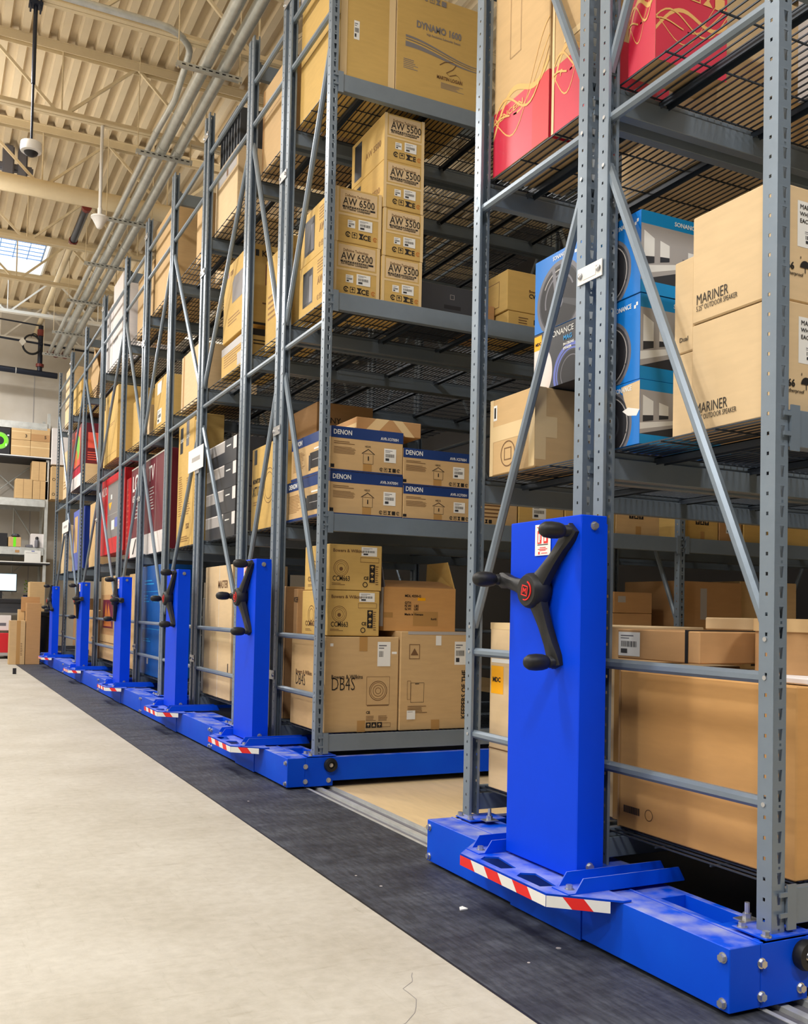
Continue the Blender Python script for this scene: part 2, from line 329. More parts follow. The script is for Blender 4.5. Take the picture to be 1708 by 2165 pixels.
# sprinkler pipe along Y, partly black, partly cream
mb = MB(); mb.tube([(-.02, 12.6, 6.9), (-.02, 14.0, 6.9)], .055, 12)
o = mb.build('sprinkler_pipe', 'pipe', smooth=True); tag(o, 'short black length of sprinkler pipe with red couplings under the roof', 'pipe')
for y in (12.52, 13.95): MB().tube([(-.02, y, 6.9), (-.02, y+.09, 6.9)], .07, 10).build('coupling', 'oxide', o)
o = MB().tube([(-.02, 14.06, 6.9), (-.02, 19.85, 6.9)], .05, 12).build('sprinkler_pipe', 'cream', smooth=True); tag(o, 'cream painted sprinkler pipe running to the back wall', 'pipe')
# pole camera
o = thing('dome_camera', 'white dome security camera hanging on a long dark pole', 'security camera', (-1.22, 7.28, 5.08))
MB().lathe([(.03, .18), (.09, .172), (.095, .115), (.09, .092), (.066, .085)], (0, 0, 0), 24).build('housing', 'plastic', o, smooth=True)
MB().lathe([(.064, .087), (.056, .068), (.03, .052), (.004, .048)], (0, 0, 0), 20).build('dome', 'deep', o, smooth=True)
MB().tube([(0, 0, .19), (0, 0, .75)], .012, 10).tube([(0, 0, .72), (0, 0, 1.5)], .019, 10).build('pole', 'pipe', o, smooth=True)
MB().box(-.06, .06, -.05, .05, 1.44, 1.47).box(-.05, -.035, -.04, .04, 1.40, 1.52).box(.035, .05, -.04, .04, 1.40, 1.52).build('clamp', 'pipe', o)
o = thing('ceiling_antenna', 'white flared antenna on a white pole below the roof joist', 'antenna', (-.3, 9.35, 5.38))
MB().lathe([(.012, 0), (.03, .01), (.045, .04), (.085, .115), (.1, .125), (.098, .14), (.03, .145)], (0, 0, 0), 20).build('horn', 'plastic', o, smooth=True)
MB().tube([(0, 0, .14), (0, 0, .24)], .026, 12).tube([(0, 0, .22), (0, 0, 1.2)], .019, 10).build('pole', 'plastic', o, smooth=True)
# spring hangers and a grey junction lump between joists
o = MB().box(-1.2, -1.05, 12.1, 12.3, 6.95, 7.38).box(-1.0, -.88, 12.1, 12.3, 6.85, 7.38).box(-1.3, -.8, 12.15, 12.25, 7.05, 7.15).build('heater_bracket', 'mid', bevel=.02); tag(o, 'grey metal bracket fixed under the roof deck', 'bracket')
# wall pipes
o = MB().tube([(-4, 18.95, 5.93), (.35, 18.95, 5.83)], .062, 14).build('wall_pipe', 'pipe', smooth=True); tag(o, 'thick black pipe running across above the far rack', 'pipe')
MB().tube([(-.47, 18.95, 5.85), (-.45, 18.95, 5.85)], .067, 12).build('strap', 'galv', o)
o = MB().tube([(0, 18.97, 5.84), (0, 18.97, 6.84)], .05, 12).build('riser_pipe', 'pipe', smooth=True); tag(o, 'black vertical riser pipe with red fittings near the wall', 'pipe')
for z, h, r in ((5.98, .06, .08), (6.62, .13, .068)): MB().tube([(0, 18.97, z), (0, 18.97, z+h)], r, 12).build('fitting', 'oxide', o)
o = MB().tube([(-4, 18.9, 6.98), (-.04, 18.9, 6.82)], .016, 8).build('wall_pipe', 'pipe'); tag(o, 'thin black pipe high on the back wall, upper one', 'pipe')
o = MB().tube([(-4, 18.9, 6.6), (2.2, 18.9, 6.36)], .022, 8).build('wall_pipe', 'pipe'); tag(o, 'thin black pipe behind the white diamond plate', 'pipe')
def arc(cx, cz, r, a0, a1, n, y): return [(cx+r*math.cos(a0+(a1-a0)*k/n), y, cz+r*math.sin(a0+(a1-a0)*k/n)) for k in range(n+1)]
o = MB().tube(arc(-.18, 6.37, .17, PI*.98, PI*1.98, 14, 18.85), .022, 8).build('hose', 'black', smooth=True); tag(o, 'black hose hanging in a loop below the thin pipe', 'hose')
o = MB().tube(arc(-.18, 6.43, .15, PI*.1, PI*.95, 12, 18.82), .02, 8).tube(arc(-.14, 6.55, .06, -.2, PI*1.1, 10, 18.8), .012, 8).build('hose', 'black', smooth=True); tag(o, 'black hose bent upwards beside the riser pipe', 'hose')
o = MB().prism([(-.43, 6.42), (-.36, 6.51), (-.29, 6.42), (-.36, 6.33)], 'y', 18.8, 18.81).build('diamond_plate', 'whitep'); tag(o, 'small white diamond-shaped plate hanging by the wall pipes', 'plate')
# ---------------------------------------------------------------- mobile carriages
YS = [0, 3.441, 5.130, 7.722, 10.312, 13.705]
WS = [1.700, 1.680, 2.585, 2.583, 3.385, 3.34]
ORD = ['nearest the camera', 'second from the camera', 'third from the camera', 'fourth from the camera', 'fifth from the camera', 'farthest from the camera']
def hexbolt(mb, p, d, r=.011, h=.01, m=0):
    p = Vector(p); d = Vector(d); mb.cyl(p, d, r*1.35, h*.3, 12, m); mb.cyl(p+d*h*.3, d, r, h, 6, m)
def bolts_mesh(pts):
    mb = MB()
    for p, d in pts: hexbolt(mb, p, d)
    return mb.mesh('bolt', 'steel')
BX = MB(); hexbolt(BX, (0, 0, 0), (-1, 0, 0)); BXM = BX.mesh('bolt_x', 'steel')
BY = MB(); hexbolt(BY, (0, 0, 0), (0, -1, 0)); BYM = BY.mesh('bolt_y', 'steel')
BZ = MB(); hexbolt(BZ, (0, 0, 0), (0, 0, 1), .011, .012); BZM = BZ.mesh('bolt_z', 'steel')
ST = MB(); ST.box(-.03, .03, -.024, .024, 0, .004).cyl((0, 0, 0), (0, 0, 1), .013, .02, 6).cyl((0, 0, 0), (0, 0, 1), .0075, .05, 8); STM = ST.mesh('stud', 'steel')
BPM = MB().cyl((-.028, 0, 0), (1, 0, 0), .007, .052, 8).mesh('through_bolt', 'steel')
# handle pieces (local, hub axis along -X)
def handle_meshes():
    R = .255
    hub = MB().lathe([(.04, -.02), (.058, .0), (.064, .02), (.06, .055), (.052, .066), (.0, .067)], (0, 0, 0), 24, axis='x')
    arm = MB()
    prof = [(0.02, .040, .026), (.07, .030, .023), (.13, .0225, .021), (.19, .022, .021), (.24, .029, .023), (.272, .024, .017)]
    base = []
    for r, hw, hd in prof:
        xo = .03+.0*r
        base.append(len(arm.v))
        for (a, b) in ((-1, -.6), (-.6, -1), (.6, -1), (1, -.6), (1, .6), (.6, 1), (-.6, 1), (-1, .6)):
            arm.v.append((-(xo-.035*(r/.26)+.0)+hd*b*1.0, r, hw*a))
    for k in range(len(prof)-1):
        for j in range(8): arm.f.append((base[k]+j, base[k]+(j+1) % 8, base[k+1]+(j+1) % 8, base[k+1]+j)); arm.m.append(0)
    arm.f.append(tuple(range(base[0], base[0]+8))); arm.m.append(0); arm.f.append(tuple(range(base[-1], base[-1]+8))); arm.m.append(0)
    knob = MB().lathe([(.02, 0), (.02, .02), (.016, .026), (.023, .034), (.027, .05), (.0285, .075), (.026, .1), (.018, .114), (.006, .12)], (0, R, 0), 18, axis='x')
    for i, v in enumerate(knob.v): knob.v[i] = (v[0]-.005, v[1], v[2])
    emb = MB()
    for j in range(16):
        a, c = -PI*.62+j*PI*1.0/16, -PI*.62+(j+1)*PI*1.0/16
        q = [(r_, t_) for r_ in (.030, .034) for t_ in (a, c)]
        P = lambda r_, t_, x: (x, -r_*math.cos(t_), r_*math.sin(t_))
        emb.quad(P(.030, a, -.0695), P(.034, a, -.0695), P(.034, c, -.0695), P(.030, c, -.0695)); emb.quad(P(.034, a, -.0695), P(.034, a, -.066), P(.034, c, -.066), P(.034, c, -.0695))
    return hub.mesh('hub', 'black', True), arm.mesh('arm', 'black', True), knob.mesh('knob', 'black', True), emb.mesh('ring', 'red', True)
HUBM, ARMM, KNOBM, EMBM = handle_meshes()
def emblem_mesh():
    m = MB(); x = -.0708
    def r(y0, y1, z0, z1): m.box(x-.001, x, y0, y1, z0, z1)
    s = .018
    r(-s, s, s-.004, s); r(-s, s, -s, -s+.004); r(-s, -s+.004, -s, s); r(s-.004, s, -s, s)
    r(-.009, -.0055, -.009, .009); r(.0055, .009, -.009, .009)
    m.prism([(-.008, .008), (-.004, .008), (.0015, -.002), (-.0015, -.004)], 'x', x-.001, x); m.prism([(.008, .008), (.004, .008), (-.0015, -.002), (.0015, -.004)], 'x', x-.001, x)
    return m.mesh('emblem', 'red')
EMM = emblem_mesh()
def text_mesh(s, size, mt, face, bold=0, align='LEFT', sx=1, shear=0):
    cu = bpy.data.curves.new('t', 'FONT'); cu.body = s; cu.size = size; cu.align_x = align; cu.offset = bold; cu.extrude = .0003; cu.shear = shear; cu.resolution_u = 2
    o = bpy.data.objects.new('t', cu); me = bpy.data.meshes.new_from_object(o)
    bpy.data.objects.remove(o); bpy.data.curves.remove(cu)
    R = Matrix(((0, 0, -1), (-1, 0, 0), (0, 1, 0))) if face == 'F' else Matrix(((1, 0, 0), (0, 0, -1), (0, 1, 0)))
    me.transform((R @ Matrix.Diagonal((sx, 1, 1))).to_4x4()); me.materials.clear(); me.materials.append(K[mt]); return me
def label_sticker(par, u0, v0):
    m = MB(); w_, h_ = .092, .108; x = -.0225
    def r(a, b, c, d, k, o=0): m.box(x-.0006-o, x-o, u0-b*w_, u0-a*w_, v0+c*h_, v0+d*h_, k)
    r(0, 1, 0, 1, 0); r(.16, .42, .38, .80, 1, .0006); r(.56, .84, .38, .80, 1, .0006); r(.16, .84, .33, .36, 2, .0006)
    r(.22, .32, .42, .7, 0, .0012); r(.62, .74, .45, .66, 0, .0012); r(.30, .36, .5, .72, 0, .0012)
    for k, (a, b, c) in enumerate(((.12, .88, .9), (.32, .7, .24), (.2, .8, .19), (.3, .7, .15), (.42, .8, .06))): r(a, b, c, c+.022, 1, .0006)
    r(.22, .32, .04, .12, 1, .0006)
    return m.build('safety_label', ['white', 'red', 'dark'], par)
def plate_mesh():
    cx = .16
    pts = [(0.0, -.42), (-.03, -.395), (-.175, -.265), (-.175, .265), (-.03, .405), (0, .42), (.03, .42), (.03, -.42)]
    holes = []
    for y0 in (-.21, .02): holes.append([(-.150, y0+.015), (-.150, y0+.15), (-.118, y0+.175), (-.075, y0+.15), (-.098, y0+.0)])
    bm = bmesh.new()
    def ring(l, z): return [bm.verts.new((x, y, z)) for x, y in l]
    ed = []
    loops = [pts]+holes
    top = [ring(l, .192) for l in loops]
    for r_ in top:
        for a, b in zip(r_, r_[1:]+r_[:1]): ed.append(bm.edges.new((a, b)))
    bmesh.ops.triangle_fill(bm, edges=ed, use_beauty=True)
    geo = bmesh.ops.extrude_face_region(bm, geom=list(bm.faces))
    for v in geo['geom']:
        if isinstance(v, bmesh.types.BMVert): v.co.z -= .006
    # skirt
    sk = pts[1:5]
    for a, b in zip(sk, sk[1:]):
        v = [bm.verts.new((p[0], p[1], z)) for p, z in ((a, .19), (b, .19), (b, .150), (a, .150))]; bm.faces.new(v)
        d = Vector((b[0]-a[0], b[1]-a[1], 0)).cross(Vector((0, 0, 1))).normalized()*.003
        d = -d if d.x < 0 else d
        v2 = [bm.verts.new((q.co.x+d.x, q.co.y+d.y, q.co.z)) for q in v]; bm.faces.new(v2[::-1])
        for i in range(4): bm.faces.new((v[i], v2[i], v2[(i+1) % 4], v[(i+1) % 4]))
    bmesh.ops.recalc_face_normals(bm, faces=bm.faces)
    me = bpy.data.meshes.new('bumper'); bm.to_mesh(me); bm.free(); me.materials.append(K['blue']); return me
PLM = plate_mesh()
def tape_mesh():
    m = MB(); segs = [((-.03, -.395), (-.175, -.265)), ((-.175, -.265), (-.175, .265)), ((-.175, .265), (-.03, .405))]
    for si, (a, b) in enumerate(segs):
        a = Vector((a[0], a[1], 0)); b = Vector((b[0], b[1], 0)); L = (b-a).length; d = (b-a)/L; n = Vector((d.y, -d.x, 0)); n = -n if n.x > 0 else n
        k = 0; t = 0; step = L/(3 if si != 1 else 6); sh = .03
        N = 3 if si != 1 else 6
        for k in range(N):
            t0, t1 = k*step, (k+1)*step
            c = k % 2
            lo = lambda t_: max(0.0, min(L, t_))
            def P(t_, z): return a+d*lo(t_)+n*.0025+Vector((0, 0, z))
            e0 = 0 if k == 0 else sh*.5; e1 = 0 if k == N-1 else sh*.5
            q = [P(t0+e0, .186), P(t1+e1, .186), P(t1-e1, .151), P(t0-e0, .151)]
            m.quad(*q, m=c)
    return m.mesh('tape', ['white', 'red'])
TPM = tape_mesh()
CH = MB().box(-.125, .34, -.045, .045, .192, .196).box(-.1, .34, -.045, -.041, .196, .238).box(-.1, .34, .041, .045, .196, .238)
for i in range(len(CH.v)):
    x, y, z = CH.v[i]
    if z > .23 and x < -.05: CH.v[i] = (x+.03, y, z)
    if z > .23 and x > .3: CH.v[i] = (x-.025, y, z)
CHM = CH.mesh('channel', 'blue')
COLM = MB().box(-.02, .085, -.21, .21, .2, 1.387).mesh('col', 'bluecol', bevel=.003)
CAPM = MB().box(-.0195, .085, -.211, -.207, .22, 1.36).mesh('side', 'bluecol')
RBM = MB().lathe([(.020, -.001), (.040, 0), (.043, .012), (.038, .028), (.022, .032), (.018, .02), (.012, .019)], (0, 0, 0), 24, axis='y').mesh('bumper', 'black', True)
HANG = [10, 2, 0, 62, 55, 95]
def carriage(i):
    Y0, W = YS[i], WS[i]; L = 5.9 if i == 1 else 3.2; cy = W/2
    t = thing('mobile_carriage', 'blue mobile shelving carriage with a drive column and striped bumper, '+ORD[i], 'mobile shelving carriage', (0, Y0, 0), 0, 'blue mobile carriages')
    fc = MB()
    fc.box(0, .112, .003, cy-.215, .014, .184); fc.box(0, .112, cy+.2, W-.003, .014, .184); fc.box(-.004, .112, cy-.2145, cy+.1995, .008, .1835)
    fc.build('end_cover', 'blue', t, bevel=.002)
    fr = MB()
    fr.box(.113, .123, .004, W-.004, .02, .186)
    for s, (a, b) in enumerate(((.004, .05), (W-.05, W-.004))): fr.box(.123, L, a, b, .04, .182)
    fr.box(.113, .29, .0035, .03, .012, .182); fr.box(.113, .29, W-.03, W-.0035, .012, .182)
    MB().box(.29, L-.01, .052, W-.052, .045, .05).build('added_dark_pan', 'black', t)  # added black sheet standing in for the unlit void under the shelves
    # transverse member with two pockets
    y = .05
    pk = [(.19, .45), (cy+.24, cy+.50)] if W < 2 else [(.30, .60), (W-.60, W-.30)]
    x0, x1 = .123, .285
    ys = [.05]+[v for p in pk for v in p]+[W-.05]
    for a, b in zip(ys[0::2], ys[1::2]): fr.box(x0, x1, a, b, .06, .178)
    for a, b in pk: fr.box(x0, .16, a, b, .06, .178); fr.box(.262, x1, a, b, .06, .178); fr.box(.16, .262, a, b, .06, .075)
    fr.build('base_frame', 'blue', t, bevel=.0015)
    for ya, yb in ((.006, .13), (W/2-.11, W/2+.12), (W-.13, W-.006)): MB().box(.135, .31, ya, yb, .186, .192).build('foot_plate', 'blue', t, bevel=.001)
    for y in (.02, .105, W-.105, W-.02): ob('bolt', BZM, t, (.15, y, .192))
    for y in (.12, W-.12): ob('anchor_stud', STM, t, (.215, y+(.03 if y < 1 else -.03), .192))
    for y in (.025, W-.025):
        for z in (.155, .035): ob('bolt', BXM, t, (0, y, z))
    if i < 2:
        for x, z in ((.114, .132), (.114, .044), (.262, .045)): ob('bolt', BYM, t, (x, .0035, z))
        rs = ob('rubber_stop', RBM, t, (.27, .0035, .136))
        hexes = MB(); hexbolt(hexes, (0, -.0195, 0), (0, -1, 0), .009, .008); hexes.build('stop_bolt', 'steel', rs)
    bp = ob('bumper_plate', PLM, t, (0, cy, 0)); ob('warning_tape', TPM, bp)
    for s in (-1, 1):
        c = ob('bracket_channel', CHM, t, (0, cy+s*.268, 0)); ob('bolt', BZM, c, (-.09, 0, .195))
    co = ob('drive_column', COLM, t, (0, cy, 0)); ob('side_cover', CAPM, co)
    for z in (1.352, .24): ob('screw', BYM, co, (.03, -.211, z))
    label_sticker(co, .05, 1.262)
    h = ob('crank_handle', HUBM, t, (-.02, cy-.005, 1.138)); h['label'] = 'black three-arm crank handle'
    for v in h.data.vertices: pass
    h.location.x = -.03
    a0 = math.radians(HANG[i])
    ob('ring', EMBM, h); ob('emblem', EMM, h).rotation_euler = (.2, 0, 0)
    for k in range(3):
        a = a0+k*2*PI/3
        e = ob('arm', ARMM, h); e.rotation_euler = (a, 0, 0)
        e = ob('knob', KNOBM, h); e.rotation_euler = (a, 0, 0)
    return t
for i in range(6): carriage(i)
# ---------------------------------------------------------------- racks
PITCH = .0565
def post_mesh(zt=5.46):
    m = MB(); WX, WY = .048, .052
    def strip(P, W, holes):
        """P(s,t)->point; holes: list of (quad pts, t0, t1)"""
        for t0, t1, h in holes:
            o = [(0, t0), (W, t0), (W, t1), (0, t1)]
            if h is None: m.quad(*[P(*p) for p in o]); continue
            for k in range(4): m.quad(P(*o[k]), P(*o[(k+1) % 4]), P(*h[(k+1) % 4]), P(*h[k]))
    z = .192; k = 0; H1 = []; H2 = []
    while z < zt-.01:
        z1 = min(z+PITCH, zt); c = WX/2+.003; e = z+.016
        if z1-z < .05: H1.append((z, z1, None)); H2.append((z, z1, None)); break
        r = .0038
        H1.append((z, e, [(c-r, z+.004), (c+r, z+.004), (c+r, z+.012), (c-r, z+.012)] if k % 3 == 0 else None))
        H1.append((e, z1, [(c-.0048, z+.02), (c+.0048, z+.02), (c+.0085, z+.052), (c-.0085, z+.052)]))
        cf = WY/2; H2.append((z, z1, [(cf-.0042, z+.026), (cf+.0042, z+.026), (cf+.0042, z+.036), (cf-.0042, z+.036)]))
        z = z1; k += 1
    strip(lambda s, t: (s, 0, t), WX, H1)
    strip(lambda s, t: (0, s, t), WY, H2); strip(lambda s, t: (WX, s, t), WY, H2)
    m.quad((0, WY, .192), (.011, WY, .192), (.011, WY, zt), (0, WY, zt)); m.quad((WX, WY, .192), (WX-.011, WY, .192), (WX-.011, WY, zt), (WX, WY, zt))
    bm = bmesh.new(); me = m.mesh('post', 'rack'); bm.from_mesh(me); bmesh.ops.remove_doubles(bm, verts=bm.verts, dist=1e-5); bmesh.ops.recalc_face_normals(bm, faces=bm.faces); bm.to_mesh(me); bm.free(); return me
POST = post_mesh()
def post(par, x, y, flip):
    o = ob('upright_post', POST, par, (x+.048 if flip else x, y, 0)); o.rotation_euler = (0, 0, PI if flip else 0)
    md = o.modifiers.new('s', 'SOLIDIFY'); md.thickness = .0022; md.offset = 0; return o
def tube_brace(name, par, x, p, q, bolt=True):
    m = MB(); a, b = Vector((x, *p)), Vector((x, *q)); m.tube([a, b], .0185, 8)
    o = m.build(name, 'rack', par, smooth=True)
    if bolt:
        for e in (a, b): ob('bolt', BPM, o, e)
    return o
LV = [.312, 1.648, 3.002, 4.358]
HB = [.10, .106, .106, .106]
def beam(par, x0, x1, y, z, h, side):
    """side -1: face toward -Y"""
    m = MB(); d = .042; ya, yb = (y, y+d) if side < 0 else (y-d, y)
    step = (yb-.014, yb) if side < 0 else (ya, ya+.014)
    if side < 0: m.prism([(ya, z-h), (yb, z-h), (yb, z-.03), (yb-.016, z-.03), (yb-.016, z), (ya, z)], 'x', x0+.003, x1-.003)
    else: m.prism([(yb, z-h), (ya, z-h), (ya, z-.03), (ya+.016, z-.03), (ya+.016, z), (yb, z)], 'x', x0+.003, x1-.003)
    o = m.build('beam', 'rack', par, bevel=.002)
    yf = (y-.004, y+.001) if side < 0 else (y-.001, y+.004)
    for xa, sx in ((x0, -1), (x1, 1)):
        n = MB().box(min(xa, xa-sx*.034), max(xa, xa-sx*.034), yf[0], yf[1], z-h-.012, z+.012)
        for zz in (z-.02, z-.0765): n.box(min(xa-sx*.001, xa+sx*.028), max(xa-sx*.001, xa+sx*.028), yf[0]-.001, yf[1], zz, zz+.012)
        n.build('end_connector', 'rack', o)
    return o
DECKS = {}
def deck_mesh(d, fine):
    key = (round(d, 2), fine)
    if key in DECKS: return DECKS[key]
    m = MB(); L = 1.36; nx = int(L/.034)
    for k in range(nx+1):
        x = .01+k*(L-.02)/nx; m.tube([(x, .0, 0), (x, d, 0)], .0034, 4)
    ny = 3 if fine else max(2, int(d/.14))
    for k in range(ny+1):
        y = .012+k*(d-.024)/ny; m.tube([(0, y, -.005), (L, y, -.005)], .0036, 4)
    for x in (.22, .68, 1.14): m.box(x-.02, x+.02, 0, d, -.012, -.009).box(x-.02, x-.017, 0, d, -.034, -.009).box(x+.017, x+.02, 0, d, -.034, -.009)
    me = m.mesh('wire_deck', 'wire'); DECKS[key] = me; return me
def rack(i, side, nb, label):
    Y0, W = YS[i], WS[i]
    ya, yb = (Y0+.03, Y0+W/2-.012) if side == 0 else (Y0+W/2+.055, Y0+W+(.012 if i else .01))
    t = thing('storage_rack', label, 'storage rack', (0, 0, 0), 0, 'grey steel racks on the carriages')
    xs = [.18]+[.18+2.82*(k+1) for k in range(nb)]
    for k, x in enumerate(xs):
        post(t, x, ya, False); post(t, x, yb, True)
        bx = x+.024; p0, p1 = ya+.03, yb-.03
        for z in (.54, .892, 2.832, 4.765, 5.10): tube_brace('horizontal_brace', t, bx, (p0, z), (p1, z))
        lo, hi = (p0, p1) if side == 0 else (p1, p0)
        tube_brace('diagonal_brace', t, bx, (lo, 1.0), (hi, 2.66)); tube_brace('diagonal_brace', t, bx, (hi, 3.0), (lo, 4.62))
    for k in range(nb):
        x0, x1 = xs[k]+.048, xs[k+1]
        for q, z in enumerate(LV):
            if i == 0 and q == 2: z = 2.965
            if i == 0 and q == 3: continue
            beam(t, x0, x1, ya-.008, z, HB[q], -1); beam(t, x0, x1, yb+.008, z, HB[q], 1)
            dm = deck_mesh(yb-ya-.052, i == 0)
            for e in range(2 if (k == 0 or i < 2) else 1): ob('wire_shelf', dm, t, (x0+.005+e*1.375, ya+.028, z-.004))
        if side == 0 and i: beam(t, x0, x1, ya-.008, 5.29, .12, -1)
    return t
NM = ['nearest', 'second', 'third', 'fourth', 'fifth', 'farthest']
for i in range(6):
    for s in (0, 1):
        rack(i, s, 2 if i == 1 else 1, 'grey perforated-post rack on the %s blue carriage, the %s of its two' % (NM[i], 'right-hand' if s == 0 else 'left-hand'))
# row spacers tying the two racks of a carriage
for i in range(6):
    yc = YS[i]+WS[i]/2+.021
    for z in (.62, 2.28, 4.04, 5.27):
        if i == 0 and z != 2.28: continue
        zz = z+(.012 if i == 0 else 0)
        m = MB().box(.172, .176, yc-.07, yc+.07, zz-.03, zz+.03)
        o = m.build('row_spacer', 'plastic' if i == 0 else 'steel'); tag(o, 'flat tie plate between the middle posts of the %s carriage, at %s' % (NM[i], {.62: 'knee height', 2.28: 'head height', 4.04: 'the upper shelves', 5.27: 'the post tops'}[z]), 'tie plate', 'tie plates between paired posts')
        n = MB()
        for s in (-1, 1): n.lathe([(.013, 0), (.011, .006), (.004, .009)], (.172, yc+s*.052, zz), 12, axis='x')
        n.build('rivet', 'steel', o)
        if i == 0: MB().box(.1705, .172, yc-.036, yc+.036, zz-.018, zz+.018).build('paper_tag', 'white', o)
def card(label, y, z, w_, h_, i):
    o = MB().box(.165, .168, -w_/2, w_/2, -h_/2, h_/2).box(.1645, .165, -w_*.3, w_*.25, -.02, .02, 1).build('aisle_card', ['white', 'light']); o.location = (0, y, z); tag(o, label, 'sign card')
card('white paper sign card fixed across the middle posts of the third carriage', YS[2]+WS[2]/2+.05, 2.38, .52, .2, 2)
card('small white sign card on the middle posts of the farthest carriage', YS[5]+WS[5]/2-.0, 2.42, .8, .2, 5)
